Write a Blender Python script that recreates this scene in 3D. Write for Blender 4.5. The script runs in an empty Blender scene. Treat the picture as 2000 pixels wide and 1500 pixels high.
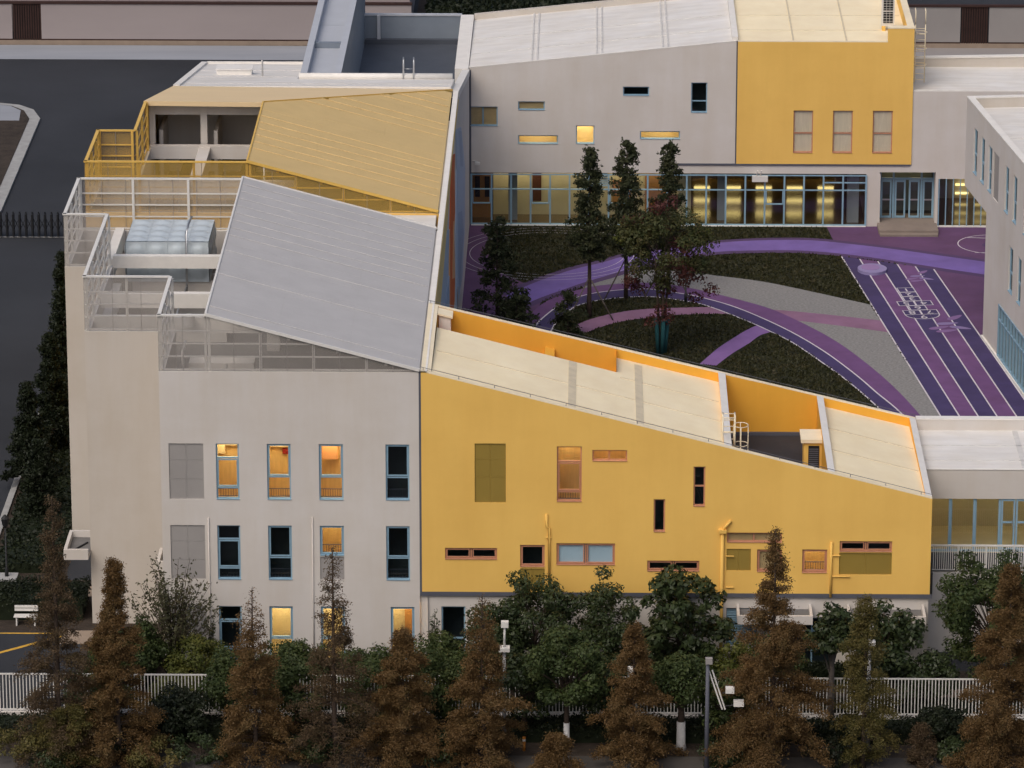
import bpy, math, random
import numpy as np
from mathutils import Vector
R = math.radians
random.seed(7); RNG = np.random.default_rng(11)
SC = bpy.context.scene
COL = SC.collection
# ------------------------------------------------------------------ camera, sky, sun, exposure
cam = bpy.data.cameras.new('camera'); camo = bpy.data.objects.new('camera', cam); COL.objects.link(camo)
camo.location = (0, -204.7, 77.55); camo.rotation_euler = (R(90-17.3), 0, R(.918))
cam.sensor_width = 36; cam.lens = 9360/2000*36; cam.clip_start = 1; cam.clip_end = 6000
SC.camera = camo
SUN_EL, SUN_AZ = 52, 210            # azimuth clockwise from +Y
W = bpy.data.worlds.new('World'); SC.world = W; W.use_nodes = True
wn = W.node_tree.nodes; sky = wn.new('ShaderNodeTexSky'); sky.sky_type = 'NISHITA'; sky.sun_disc = False
sky.sun_elevation = R(SUN_EL); sky.sun_rotation = R(SUN_AZ); sky.air_density = 1.0; sky.dust_density = 7; sky.ozone_density = 2.2
W.node_tree.links.new(sky.outputs[0], wn['Background'].inputs[0]); wn['Background'].inputs[1].default_value = .105
sl = bpy.data.lights.new('sun', 'SUN'); sl.energy = .6; sl.angle = R(45); sl.color = (1, .96, .91)
so = bpy.data.objects.new('sun', sl); COL.objects.link(so)
so.rotation_euler = (R(90-SUN_EL), 0, R(180-SUN_AZ))
VS = SC.view_settings; VS.view_transform = 'Standard'; VS.look = 'None'; VS.gamma = 1; VS.exposure = .12
# ------------------------------------------------------------------ materials
def mat(name, col, rough=.75, var=.06, scale=1.2, bump=0, bscale=20, metal=0, spec=.3, stretch=None, col2=None, fine=0, streak=0):
    m = bpy.data.materials.new(name); m.use_nodes = True; nt = m.node_tree; N = nt.nodes; L = nt.links
    b = N['Principled BSDF']; b.inputs['Roughness'].default_value = rough; b.inputs['Metallic'].default_value = metal
    b.inputs['Specular IOR Level'].default_value = spec
    tc = N.new('ShaderNodeTexCoord'); src = tc.outputs['Object']
    if stretch:
        mp = N.new('ShaderNodeMapping'); mp.inputs['Scale'].default_value = stretch; L.new(src, mp.inputs[0]); src = mp.outputs[0]
    n = N.new('ShaderNodeTexNoise'); n.inputs['Scale'].default_value = scale; n.inputs['Detail'].default_value = 5; n.inputs['Roughness'].default_value = .6
    L.new(src, n.inputs['Vector'])
    r = N.new('ShaderNodeValToRGB'); r.color_ramp.elements[0].position = .3; r.color_ramp.elements[1].position = .72
    c = np.array(col[:3]); lo = c*(1-var); hi = np.array(col2) if col2 else c*(1+var)
    r.color_ramp.elements[0].color = (*lo, 1); r.color_ramp.elements[1].color = (*np.clip(hi, 0, 1), 1)
    L.new(n.outputs[0], r.inputs[0]); out = r.outputs[0]
    if fine:
        n3 = N.new('ShaderNodeTexNoise'); n3.inputs['Scale'].default_value = bscale; n3.inputs['Detail'].default_value = 3
        L.new(tc.outputs['Object'], n3.inputs['Vector'])
        mx = N.new('ShaderNodeMix'); mx.data_type = 'RGBA'; mx.blend_type = 'MULTIPLY'; mx.inputs[0].default_value = fine
        r3 = N.new('ShaderNodeValToRGB'); r3.color_ramp.elements[0].position = .35; r3.color_ramp.elements[1].position = .65
        r3.color_ramp.elements[0].color = (.3, .3, .3, 1)
        L.new(n3.outputs[0], r3.inputs[0]); L.new(out, mx.inputs[6]); L.new(r3.outputs[0], mx.inputs[7]); out = mx.outputs[2]
    for sc3, amt in ((((.9, .9, .10), streak*.38), ((.22, .22, .3), streak*.7)) if streak else ()):
        mp3 = N.new('ShaderNodeMapping'); mp3.inputs['Scale'].default_value = sc3; L.new(tc.outputs['Object'], mp3.inputs[0])
        n4 = N.new('ShaderNodeTexNoise'); n4.inputs['Scale'].default_value = 1; n4.inputs['Detail'].default_value = 6; n4.inputs['Roughness'].default_value = .65; L.new(mp3.outputs[0], n4.inputs['Vector'])
        r4 = N.new('ShaderNodeValToRGB'); r4.color_ramp.elements[0].position = .36; r4.color_ramp.elements[1].position = .6; g4 = 1-amt; r4.color_ramp.elements[0].color = (g4, g4*.985, g4*.96, 1)
        L.new(n4.outputs[0], r4.inputs[0]); m4 = N.new('ShaderNodeMix'); m4.data_type = 'RGBA'; m4.blend_type = 'MULTIPLY'; m4.inputs[0].default_value = 1
        L.new(out, m4.inputs[6]); L.new(r4.outputs[0], m4.inputs[7]); out = m4.outputs[2]
    L.new(out, b.inputs['Base Color'])
    if bump:
        n2 = N.new('ShaderNodeTexNoise'); n2.inputs['Scale'].default_value = bscale; n2.inputs['Detail'].default_value = 3
        L.new(tc.outputs['Object'], n2.inputs['Vector'])
        bp = N.new('ShaderNodeBump'); bp.inputs['Strength'].default_value = bump; bp.inputs['Distance'].default_value = .105
        L.new(n2.outputs[0], bp.inputs['Height']); L.new(bp.outputs[0], b.inputs['Normal'])
    return m
def perf(name, col, alpha):
    """perforated sheet metal: holes far below a pixel, so a fixed share of the light passes"""
    m = mat(name, col, .55, .05, .8); nt = m.node_tree; N = nt.nodes; L = nt.links
    t = N.new('ShaderNodeBsdfTransparent'); x = N.new('ShaderNodeMixShader'); x.inputs[0].default_value = alpha
    L.new(t.outputs[0], x.inputs[1]); L.new(N['Principled BSDF'].outputs[0], x.inputs[2]); L.new(x.outputs[0], N['Material Output'].inputs[0])
    return m
def glassm(name, tint, refl=.12, rough=.02):
    m = bpy.data.materials.new(name); m.use_nodes = True; nt = m.node_tree; N = nt.nodes; L = nt.links; N.clear()
    o = N.new('ShaderNodeOutputMaterial'); t = N.new('ShaderNodeBsdfTransparent'); t.inputs[0].default_value = (*tint, 1)
    g = N.new('ShaderNodeBsdfGlossy'); g.inputs['Roughness'].default_value = rough
    f = N.new('ShaderNodeLayerWeight'); pw = N.new('ShaderNodeMath'); pw.operation = 'POWER'; pw.inputs[1].default_value = 4.5; L.new(f.outputs['Facing'], pw.inputs[0])
    mt = N.new('ShaderNodeMath'); mt.operation = 'MULTIPLY_ADD'; mt.inputs[1].default_value = .7; mt.inputs[2].default_value = refl*.7
    x = N.new('ShaderNodeMixShader'); L.new(pw.outputs[0], mt.inputs[0]); L.new(mt.outputs[0], x.inputs[0])
    L.new(t.outputs[0], x.inputs[1]); L.new(g.outputs[0], x.inputs[2]); L.new(x.outputs[0], o.inputs[0])
    return m
def emit(name, col, s):
    m = bpy.data.materials.new(name); m.use_nodes = True; nt = m.node_tree; N = nt.nodes; N.clear()
    o = N.new('ShaderNodeOutputMaterial'); e = N.new('ShaderNodeEmission'); e.inputs[0].default_value = (*col, 1); e.inputs[1].default_value = s
    nt.links.new(e.outputs[0], o.inputs[0]); return m
def leafm(name, cols, trans=.25, rough=.55):
    m = bpy.data.materials.new(name); m.use_nodes = True; nt = m.node_tree; N = nt.nodes; L = nt.links
    b = N['Principled BSDF']; b.inputs['Roughness'].default_value = rough; b.inputs['Specular IOR Level'].default_value = .25
    g = N.new('ShaderNodeNewGeometry'); r = N.new('ShaderNodeValToRGB'); cr = r.color_ramp
    cr.elements[0].color = (*cols[0], 1); cr.elements[1].color = (*cols[-1], 1)
    for i, c in enumerate(cols[1:-1]):
        e = cr.elements.new((i+1)/(len(cols)-1)); e.color = (*c, 1)
    n = N.new('ShaderNodeTexNoise'); n.inputs['Scale'].default_value = 1.1; n.inputs['Detail'].default_value = 2
    tc = N.new('ShaderNodeTexCoord'); L.new(tc.outputs['Object'], n.inputs['Vector'])
    a = N.new('ShaderNodeMath'); a.operation = 'MULTIPLY_ADD'; a.inputs[1].default_value = .34
    s = N.new('ShaderNodeMath'); s.operation = 'MULTIPLY_ADD'; s.inputs[1].default_value = 1.5; s.inputs[2].default_value = -.42
    L.new(n.outputs[0], s.inputs[0]); L.new(g.outputs['Random Per Island'], a.inputs[0]); L.new(s.outputs[0], a.inputs[2])
    L.new(a.outputs[0], r.inputs[0]); L.new(r.outputs[0], b.inputs['Base Color'])
    t = N.new('ShaderNodeBsdfTranslucent'); L.new(r.outputs[0], t.inputs[0])
    x = N.new('ShaderNodeMixShader'); x.inputs[0].default_value = trans
    L.new(b.outputs[0], x.inputs[1]); L.new(t.outputs[0], x.inputs[2]); L.new(x.outputs[0], N['Material Output'].inputs[0])
    return m
M = dict(
 white=mat('white_render', (.65, .615, .58), .85, .03, .25, .05, 60, stretch=(1, 1, .35), streak=.085),
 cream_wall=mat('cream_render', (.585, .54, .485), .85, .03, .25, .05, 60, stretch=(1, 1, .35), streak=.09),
 yellow=mat('yellow_render', (.88, .555, .14), .8, .03, .2, .05, 60, stretch=(1, 1, .4), streak=.075), yellow_in=mat('yellow_bounce', (.85, .44, .055), .8, .04, .3, .05, 60, streak=.09),  # bounced light between inner walls is painted in as a deeper orange
 cream_roof=mat('cream_membrane', (.96, .83, .58), .8, .06, .5, .05, 15, stretch=(1, .4, 1), streak=.07),
 white_roof=mat('white_membrane', (.76, .74, .71), .7, .09, .6, .05, 15, stretch=(.5, 2.5, 1), streak=.09),
 beige=mat('beige_panel', (.80, .61, .36), .6, .03, .4),
 trim=mat('grey_trim', (.10, .105, .13), .6, .1),
 cap=mat('white_cap', (.78, .75, .70), .7, .06, 1.5),
 ycap=mat('cream_cap', (.90, .78, .56), .7, .06, 1.5),
 blue=mat('blue_frame', (.25, .40, .51), .45, .06, 3, spec=.5),
 copper=mat('copper_frame', (.52, .25, .15), .45, .08, 3, spec=.5),
 steel=mat('steel', (.55, .56, .57), .3, .05, 3, metal=.8),
 wmetal=mat('white_metal', (.72, .70, .66), .45, .04, 3),
 ymetal=mat('yellow_metal', (.74, .47, .11), .45, .04, 3),
 gmesh=perf('grey_perforated', (.48, .44, .40), .27), ymesh=perf('yellow_perforated', (.66, .43, .10), .27),
 groof=perf('grey_roof_sheet', (.50, .485, .475), .985), yroof=perf('yellow_roof_sheet', (.68, .49, .215), .985),
 glouv=perf('grey_louvre', (.37, .35, .335), .9), ylouv=perf('olive_louvre', (.34, .235, .05), .86),
 seamw=mat('seam_tape', (.62, .60, .57), .8, .12, 2), seamc=mat('seam_tape_cream', (.66, .57, .41), .8, .12, 2),
 asphalt=mat('asphalt', (.036, .039, .046), .85, .32, .06, .2, 30, fine=.25),
 paint_y=mat('yellow_paint', (.62, .36, .05), .7, .2, 3), paint_w=mat('white_paint', (.62, .58, .62), .7, .12, 3),
 gseam=mat('sheet_seam', (.61, .595, .585), .5, .04), yseam=mat('yellow_sheet_seam', (.83, .62, .30), .5, .04), concrete=mat('concrete', (.36, .36, .36), .85, .1, .6, .1, 20), kerb=mat('kerb', (.34, .34, .33), .85, .14, 2),
 pave_l=mat('pale_paving', (.30, .315, .345), .85, .1, .3, .1, 10, stretch=(.3, 2, 1)),
 soil=mat('soil', (.045, .034, .026), .95, .35, 1.5, .5, 6), grass=mat('grass', (.019, .024, .009), .95, .4, .8, .8, 9, col2=(.042, .042, .017), fine=.65),
 pink=mat('pink_grey_panel', (.34, .295, .29), .7, .05, .4, stretch=(.3, 1, 1)), brown=mat('brown_slat', (.045, .022, .018), .7, .2, 2), tan=mat('tan_stone', (.30, .235, .18), .85, .12, 1),
 greyp=mat('grey_panel', (.30, .28, .27), .7, .05, .4), dark=mat('dark_iron', (.015, .016, .018), .5, .1),
 bluegrey=mat('blue_grey_metal', (.21, .245, .29), .5, .08, .7), bluegreyl=mat('pale_blue_grey', (.46, .48, .52), .5, .05, .7), bluegreyd=mat('dark_blue_grey', (.075, .085, .105), .55, .12, .6),
 deck=mat('deck', (.16, .155, .15), .9, .15, .8), darkfloor=mat('dark_floor', (.036, .036, .042), .85, .15, .8),
 tank=mat('tank_steel', (.56, .63, .67), .35, .06, 1.5, metal=.15, spec=.5),
 mauve=mat('mauve_rubber', (.125, .062, .145), .85, .14, .5, streak=.12), lav=mat('lavender_rubber', (.185, .125, .385), .85, .13, .6, streak=.12), navy=mat('navy_rubber', (.062, .046, .135), .85, .13, .6, streak=.12),
 violet=mat('violet_rubber', (.155, .075, .20), .85, .13, .6, streak=.12), dpurple=mat('deep_purple_rubber', (.085, .05, .125), .85, .08, .35), rose=mat('rose_rubber', (.26, .14, .235), .85, .13, .6, streak=.12), purple=mat('purple_rubber', (.25, .14, .37), .85, .13, .6, streak=.12),
 paver=mat('paver', (.27, .265, .26), .85, .3, 2.2, .3, 8, stretch=(2.5, 9, 1), fine=.35),
 bark=mat('bark', (.07, .05, .038), .95, .3, 3, .5, 12), bark2=mat('grey_bark', (.13, .11, .095), .95, .25, 3, .5, 12), whitewash=mat('whitewash', (.62, .61, .60), .9, .12, 5), wrap=mat('teal_wrap', (.015, .075, .085), .9, .2, 6),
 wood=mat('warm_wood', (.68, .48, .22), .6, .12, 1.5, stretch=(6, 6, .6)), roomdark=mat('unlit_room', (.13, .155, .165), .8, .1), roomcream=mat('cream_room', (.62, .52, .33), .8, .05), floorgloss=mat('glossy_floor', (.11, .07, .035), .13, .12, .5, spec=.8),
 blind=mat('roller_blind', (.50, .66, .80), .8, .05, 1), woodtone=mat('wood_tone_sheet', (.52, .38, .20), .7, .12, 1.5, stretch=(1, 1, 3)), curtain=mat('curtain', (.80, .69, .53), .85, .08, 2, stretch=(4, 1, .5)), redbox=mat('red_box', (.25, .02, .015), .5, .1), door=mat('brown_door', (.10, .035, .02), .6, .1), woodpanel=mat('orange_wood', (.42, .20, .07), .6, .08),
 orange=mat('orange_paint', (.62, .13, .03), .75, .05), peach=mat('peach_paint', (.72, .37, .18), .75, .05), paleblue=mat('pale_blue_paint', (.33, .40, .52), .75, .06), sky2=mat('light_blue_paint', (.42, .49, .60), .75, .06), yline=mat('pale_yellow_paint', (.80, .60, .26), .75, .05),
 stone=mat('step_stone', (.25, .205, .175), .85, .1, 1), glass=glassm('clear_glass', (.86, .88, .86)), glassd=glassm('dark_glass', (.5, .55, .57), .10), glassf=glassm('far_glass', (.80, .84, .82), .09),
 lampw=emit('warm_lamp', (1, .76, .40), 19), lamp_glint=emit('amber_glow', (1, .74, .28), 6), glintl=emit('lobby_glint', (1, .74, .28), 2.2), lampg=emit('gallery_lamp', (1, .86, .55), 6), lampf=emit('hall_lamp', (1, .86, .55), 11),
 red_l=leafm('autumn_redwood', [(.085, .050, .020), (.15, .088, .034), (.20, .125, .052), (.13, .10, .038)], .38), red_d=leafm('thin_redwood', [(.075, .05, .028), (.13, .088, .05), (.115, .09, .042)], .38),
 red_g=leafm('turning_redwood', [(0.0600, 0.0660, 0.0192), (0.1200, 0.1020, 0.0312), (0.1440, 0.1080, 0.0360)]), gr_d=leafm('dark_leaf', [(0.0162, 0.0257, 0.0108), (0.0351, 0.0513, 0.0189), (0.0607, 0.0743, 0.0297)], .15, .4),
 gr_m=leafm('camphor_leaf', [(0.0208, 0.0351, 0.0117), (0.0494, 0.0715, 0.0221), (0.0975, 0.1170, 0.0364)]), gr_y=leafm('yellow_green_leaf', [(0.0440, 0.0605, 0.0132), (0.0935, 0.1045, 0.0220), (0.1540, 0.1430, 0.0330)]),
 gr_c=leafm('conifer_leaf', [(0.0225, 0.0325, 0.0150), (0.0500, 0.0600, 0.0275), (0.0813, 0.0813, 0.0375)]), gr_k=leafm('deep_hedge', [(.006, .010, .005), (.014, .02, .009), (.022, .03, .012)], .1), mix_l=leafm('maple_leaf', [(0.0360, 0.0504, 0.0168), (0.0576, 0.0696, 0.0240), (0.0780, 0.0744, 0.0240), (0.0960, 0.0540, 0.0240)]), red_m=leafm('red_maple_leaf', [(0.0600, 0.0192, 0.0192), (0.1080, 0.0336, 0.0300), (0.0840, 0.0420, 0.0240)]),
 lawn_l=leafm('lawn_blade', [(.022, .027, .010), (.045, .045, .017), (.075, .062, .03)], .2), sparse=leafm('willowy_leaf', [(.04, .045, .022), (.08, .08, .04), (.11, .09, .05)]),
)
# ------------------------------------------------------------------ mesh helpers
class MB:
    def __init__(s): s.v = []; s.f = []
    def poly(s, pts):
        n = len(s.v); s.v += [tuple(p) for p in pts]; s.f.append(tuple(range(n, n+len(pts)))); return s
    def hexa(s, p):          # bottom 4 ccw, top 4 ccw
        n = len(s.v); s.v += [tuple(q) for q in p]
        s.f += [tuple(n+i for i in q) for q in ((3, 2, 1, 0), (4, 5, 6, 7), (0, 1, 5, 4), (1, 2, 6, 5), (2, 3, 7, 6), (3, 0, 4, 7))]; return s
    def box(s, x0, x1, y0, y1, z0, z1):
        return s.hexa([(x0, y0, z0), (x1, y0, z0), (x1, y1, z0), (x0, y1, z0), (x0, y0, z1), (x1, y0, z1), (x1, y1, z1), (x0, y1, z1)])
    def prism(s, poly, z0, z1):      # z may be numbers or functions of (x, y)
        f0 = z0 if callable(z0) else (lambda x, y: z0); f1 = z1 if callable(z1) else (lambda x, y: z1)
        n = len(s.v); k = len(poly)
        s.v += [(x, y, f0(x, y)) for x, y in poly]+[(x, y, f1(x, y)) for x, y in poly]
        s.f.append(tuple(range(n+k-1, n-1, -1))); s.f.append(tuple(range(n+k, n+2*k)))
        s.f += [(n+i, n+(i+1) % k, n+k+(i+1) % k, n+k+i) for i in range(k)]; return s
    def fbox(s, F, a0, a1, z0, z1, d0, d1):
        return s.hexa([F(a0, z0, d1), F(a1, z0, d1), F(a1, z0, d0), F(a0, z0, d0), F(a0, z1, d1), F(a1, z1, d1), F(a1, z1, d0), F(a0, z1, d0)])
    def bar(s, a, b, w, h=None):
        h = h or w; a = Vector(a); b = Vector(b); d = (b-a).normalized()
        u = Vector((0, 0, 1)) if abs(d.z) < .9 else Vector((0, 1, 0))
        x = d.cross(u).normalized()*w/2; y = x.cross(d).normalized()*h/2
        return s.hexa([a-x-y, a+x-y, a+x+y, a-x+y, b-x-y, b+x-y, b+x+y, b-x+y])
    def tube(s, pts, r, n=6, cap=True):
        pts = [Vector(p) for p in pts]; rr = r if isinstance(r, (list, tuple)) else [r]*len(pts); base = len(s.v)
        for i, p in enumerate(pts):
            d = (pts[min(i+1, len(pts)-1)]-pts[max(i-1, 0)]).normalized()
            u = Vector((0, 0, 1)) if abs(d.z) < .9 else Vector((1, 0, 0))
            x = d.cross(u).normalized(); y = x.cross(d).normalized()
            s.v += [tuple(p+(x*math.cos(2*math.pi*k/n)+y*math.sin(2*math.pi*k/n))*rr[i]) for k in range(n)]
        for i in range(len(pts)-1):
            for k in range(n):
                a = base+i*n; s.f.append((a+k, a+(k+1) % n, a+n+(k+1) % n, a+n+k))
        if cap: s.f.append(tuple(base+k for k in range(n-1, -1, -1))); s.f.append(tuple(base+(len(pts)-1)*n+k for k in range(n)))
        return s
    def mesh(s, name, m=None, smooth=False):
        me = bpy.data.meshes.new(name); me.from_pydata(s.v, [], s.f); me.update()
        if m: me.materials.append(M[m] if isinstance(m, str) else m)
        if smooth: me.polygons.foreach_set('use_smooth', [True]*len(me.polygons))
        return me
    def build(s, name, m, parent=None, smooth=False):
        return link(name, s.mesh(name, m, smooth), parent)
def link(name, me, parent=None, loc=None, world=True):
    o = bpy.data.objects.new(name, me); COL.objects.link(o)
    if parent is not None:
        o.parent = parent
        if world: o.location = -root_loc(parent)
    if loc is not None: o.location = Vector(loc)-(root_loc(parent) if parent is not None and world else Vector())
    return o
def root_loc(o):
    v = Vector()
    while o is not None: v += o.location; o = o.parent
    return v
def tag(o, label, cat, group=None):
    o['label'] = label; o['category'] = cat
    if group: o['group'] = group
    return o
def thing(name, label, cat, loc=(0, 0, 0), group=None):
    o = bpy.data.objects.new(name, None); COL.objects.link(o); o.location = loc; o.empty_display_size = .3
    return tag(o, label, cat, group)
def struct(o): o['kind'] = 'structure'; return o
def stuff(o): o['kind'] = 'stuff'; return o
def frame(ox, oy, nx, ny):
    l = math.hypot(nx, ny); nx /= l; ny /= l; ux, uy = -ny, nx
    return lambda a, z, d=0: (ox+ux*a+nx*d, oy+uy*a+ny*d, z)
def copy_tree(o, parent=None):
    c = o.copy(); COL.objects.link(c); c.parent = parent
    for ch in list(o.children): copy_tree(ch, c)
    return c
def wall_face(mb, F, a0, a1, z0, ztop, holes, rev=.2, extra=()):
    zt = ztop if callable(ztop) else (lambda a: ztop)
    br = sorted({a0, a1, *extra, *[h[0] for h in holes], *[h[1] for h in holes]}); br = [b for b in br if a0 <= b <= a1]
    for l, r in zip(br, br[1:]):
        m = (l+r)/2; hs = sorted([(h[2], h[3]) for h in holes if h[0] < m < h[1]]); z = z0
        for b, t in hs:
            if b > z+1e-4: mb.poly([F(l, z), F(r, z), F(r, b), F(l, b)])
            z = max(z, t)
        mb.poly([F(l, z), F(r, z), F(r, zt(r)), F(l, zt(l))])
    for l, r, b, t in holes:
        mb.poly([F(l, b), F(r, b), F(r, b, -rev), F(l, b, -rev)]); mb.poly([F(l, t, -rev), F(r, t, -rev), F(r, t), F(l, t)])
        mb.poly([F(l, b, -rev), F(l, t, -rev), F(l, t), F(l, b)]); mb.poly([F(r, b), F(r, t), F(r, t, -rev), F(r, b, -rev)])
ROOM = dict(lit='wood', dim='wood', dark='roomdark', cream='roomcream', blind='roomdark')
def window(bld, F, r, fm='blue', vs=(), hs=(), state='dark', guard=False, depth=1.8, box=None, sash=(), rev=.2, lamp=True, label=None, fw=.068, bm='blind'):
    """one window: frame (the part), its panes, guard rail, the room behind and its lamp (sub-parts)"""
    a0, a1, z0, z1 = r; w = a1-a0; h = z1-z0; m = MB(); d0, d1 = -.17, -.09
    A = [a0]+[a0+w*v for v in vs]+[a1]; Z = [z0]+[z0+h*v for v in hs]+[z1]
    for i, a in enumerate(A):
        o = fw if 0 < i < len(A)-1 else 0
        l = a-fw/2 if o else (a if i == 0 else a-fw); m.fbox(F, l, l+fw, z0, z1, d0, d1)
    for j, z in enumerate(Z):
        l = z-fw/2 if 0 < j < len(Z)-1 else (z if j == 0 else z-fw)
        for i in range(len(A)-1):
            e0 = fw if i == 0 else fw/2; e1 = fw if i == len(A)-2 else fw/2
            m.fbox(F, A[i]+e0, A[i+1]-e1, l, l+fw, d0+.003, d1-.003)
    # opening sash: a second thinner frame inside its cell
    for (i, j) in sash:
        l, rr, b, t = A[i]+fw, A[i+1]-fw, Z[j]+fw, Z[j+1]-fw; k = .045
        m.fbox(F, l, l+k, b, t, d0+.02, d1+.025); m.fbox(F, rr-k, rr, b, t, d0+.02, d1+.025)
        m.fbox(F, l+k, rr-k, b, b+k, d0+.022, d1+.022); m.fbox(F, l+k, rr-k, t-k, t, d0+.022, d1+.022)
    m.fbox(F, a0+.004, a1-.004, z0+.002, z0+.03, -.085, .035)                                     # sill
    fo = m.build('window', fm, bld)
    if label: fo['label'] = label
    for i in range(len(A)-1):
        for j in range(len(Z)-1):
            p = MB().poly([F(A[i]+.02, Z[j]+.02, -.13), F(A[i+1]-.02, Z[j]+.02, -.13), F(A[i+1]-.02, Z[j+1]-.02, -.13), F(A[i]+.02, Z[j+1]-.02, -.13)])
            p.build('pane', 'glassd' if state == 'dark' else 'glass', fo)
            if state == 'blind':
                MB().fbox(F, A[i]+.05, A[i+1]-.05, Z[j]+.05, Z[j+1]-.05, -.165, -.155).build('blind', bm, fo)  # blind, curtain, or a wood-toned sheet standing in for a lit room
    if guard:
        g = MB(); zb = z0+.07; zt = zb+.36
        g.fbox(F, a0+.06, a1-.06, zt, zt+.03, -.26, -.22); g.fbox(F, a0+.06, a1-.06, zb, zb+.03, -.26, -.22)
        n = max(4, int((w-.12)/.105))
        for k in range(1, n): a = a0+.06+(w-.12)*k/n; g.fbox(F, a-.009, a+.009, zb, zt, -.25, -.23)
        g.build('guard_rail', 'trim', fo)
    b = MB(); e = .38; l, rr, lo, hi = a0-e, a1+e, z0-max(.35, .9-h*.5), z1+max(.2, 1.25-h); D = -depth
    q = lambda a, z, d: F(a, z, d)
    b.poly([q(l, lo, D), q(rr, lo, D), q(rr, hi, D), q(l, hi, D)])
    b.poly([q(l, lo, -rev), q(rr, lo, -rev), q(rr, lo, D), q(l, lo, D)]); b.poly([q(l, hi, D), q(rr, hi, D), q(rr, hi, -rev), q(l, hi, -rev)])
    b.poly([q(l, lo, -rev), q(l, lo, D), q(l, hi, D), q(l, hi, -rev)]); b.poly([q(rr, lo, D), q(rr, lo, -rev), q(rr, hi, -rev), q(rr, hi, D)])
    b.build('room', ROOM[state], fo)
    if state in ('lit', 'cream', 'dim') and lamp:
        s = .55 if state != 'dim' else .2
        MB().fbox(F, (a0+a1)/2-s, (a0+a1)/2+s, hi-.06, hi-.02, -depth*.75, -depth*.35).build('ceiling_lamp', 'lampw', fo)
    if box: 
        c, zz = box; MB().fbox(F, c-.13, c+.13, zz, zz+.24, D+.0, D+.15).build('red_fire_box', 'redbox', fo)
    return fo
def louvre(bld, F, r, m='glouv', fm='wmetal', vs=(.5,), hs=(.36, .7)):
    """perforated sheet set flush in the wall over a bar grid and a shallow niche"""
    a0, a1, z0, z1 = r; g = MB(); w = a1-a0; h = z1-z0
    for v in vs: g.fbox(F, a0+w*v-.02, a0+w*v+.02, z0, z1, -.12, -.08)
    for v in hs: g.fbox(F, a0, a1, z0+h*v-.015, z0+h*v+.015, -.117, -.083)
    o = g.build('louvre_grid', fm, bld)
    A = [0, *vs, 1]; Z = [0, *hs, 1]
    for i in range(len(A)-1):
        for j in range(len(Z)-1):
            MB().fbox(F, a0+w*A[i]+.006, a0+w*A[i+1]-.006, z0+h*Z[j]+.006, z0+h*Z[j+1]-.006, -.06, -.05).build('perforated_sheet', m, o)
    b = MB(); D = -.5; q = F
    b.poly([q(a0, z0, D), q(a1, z0, D), q(a1, z1, D), q(a0, z1, D)]); b.poly([q(a0, z0, -.2), q(a1, z0, -.2), q(a1, z0, D), q(a0, z0, D)]); b.poly([q(a0, z1, D), q(a1, z1, D), q(a1, z1, -.2), q(a0, z1, -.2)])
    b.poly([q(a0, z0, -.2), q(a0, z0, D), q(a0, z1, D), q(a0, z1, -.2)]); b.poly([q(a1, z0, D), q(a1, z0, -.2), q(a1, z1, -.2), q(a1, z1, D)])
    b.build('niche', 'greyp', o)
def resample(P, n):
    P = [Vector((*p, 0)) for p in P]; out = []; k = len(P)-1
    for i in range(n+1):
        t = k*i/n; j = min(int(t), k-1); u = t-j
        a, b, c, d = P[max(j-1, 0)], P[j], P[j+1], P[min(j+2, k)]
        v = .5*((2*b)+(c-a)*u+(2*a-5*b+4*c-d)*u*u+(3*b-a-3*c+d)*u**3); out.append((v.x, v.y))
    return out
def ribbon(U, Lw, z, name, m, n=60):
    u = resample(U, n); l = resample(Lw, n); mb = MB()
    for i in range(n): mb.poly([(*l[i], z), (*l[i+1], z), (*u[i+1], z), (*u[i], z)])
    return mb.build(name, m)
def along(P, w0, w1, z, n=60):
    """strip offset sideways from a path: w0..w1 metres to its left"""
    p = resample(P, n); mb = MB(); A = []; B = []
    for i in range(n+1):
        a = p[max(i-1, 0)]; b = p[min(i+1, n)]; dx, dy = b[0]-a[0], b[1]-a[1]; l = math.hypot(dx, dy); nx, ny = -dy/l, dx/l
        A.append((p[i][0]+nx*w0, p[i][1]+ny*w0, z)); B.append((p[i][0]+nx*w1, p[i][1]+ny*w1, z))
    for i in range(n): mb.poly([A[i], A[i+1], B[i+1], B[i]])
    return mb
# ------------------------------------------------------------------ ground, roads, courtyard
def sheet(name, pts, z, m): return struct(MB().poly([(x, y, z) for x, y in pts]).build(name, m))
sheet('ground', [(-2000, -2000), (2000, -2000), (2000, 3000), (-2000, 3000)], 0, 'asphalt')
sheet('courtyard', [(-7.4, 8), (26, 8), (26, 77), (-7.4, 77)], .004, 'grass')
sheet('rubber_plaza', [(14.6, 77), (26, 77), (26, 40), (22.9, 40), (20.4, 67.5), (14.9, 73.5)], .008, 'mauve')
sheet('side_strip', [(-7.4, 77), (-5.6, 77), (-6.1, 72), (-5.2, 66.5), (-3.2, 63.4), (-2.6, 60.0), (-3.4, 50), (-7.4, 48)], .008, 'mauve')
PAV = [(-.3, 63.2), (1.1, 65.2), (3.3, 66.9), (6.1, 66.5), (7.7, 65.8), (10.3, 64.6), (12.9, 62.7), (16.35, 59.9)]
ARCO = [(-3.6, 56), (-2.3, 60.2), (-.3, 62.8), (1.1, 63.7), (3.3, 64.2), (4.9, 63.8), (6.4, 62.9), (7.6, 61.9), (10.2, 59.4), (11.8, 57.0), (13.8, 53.1), (15.3, 49.0), (16.7, 44.2), (17.8, 39.2), (18.6, 34)]
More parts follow.
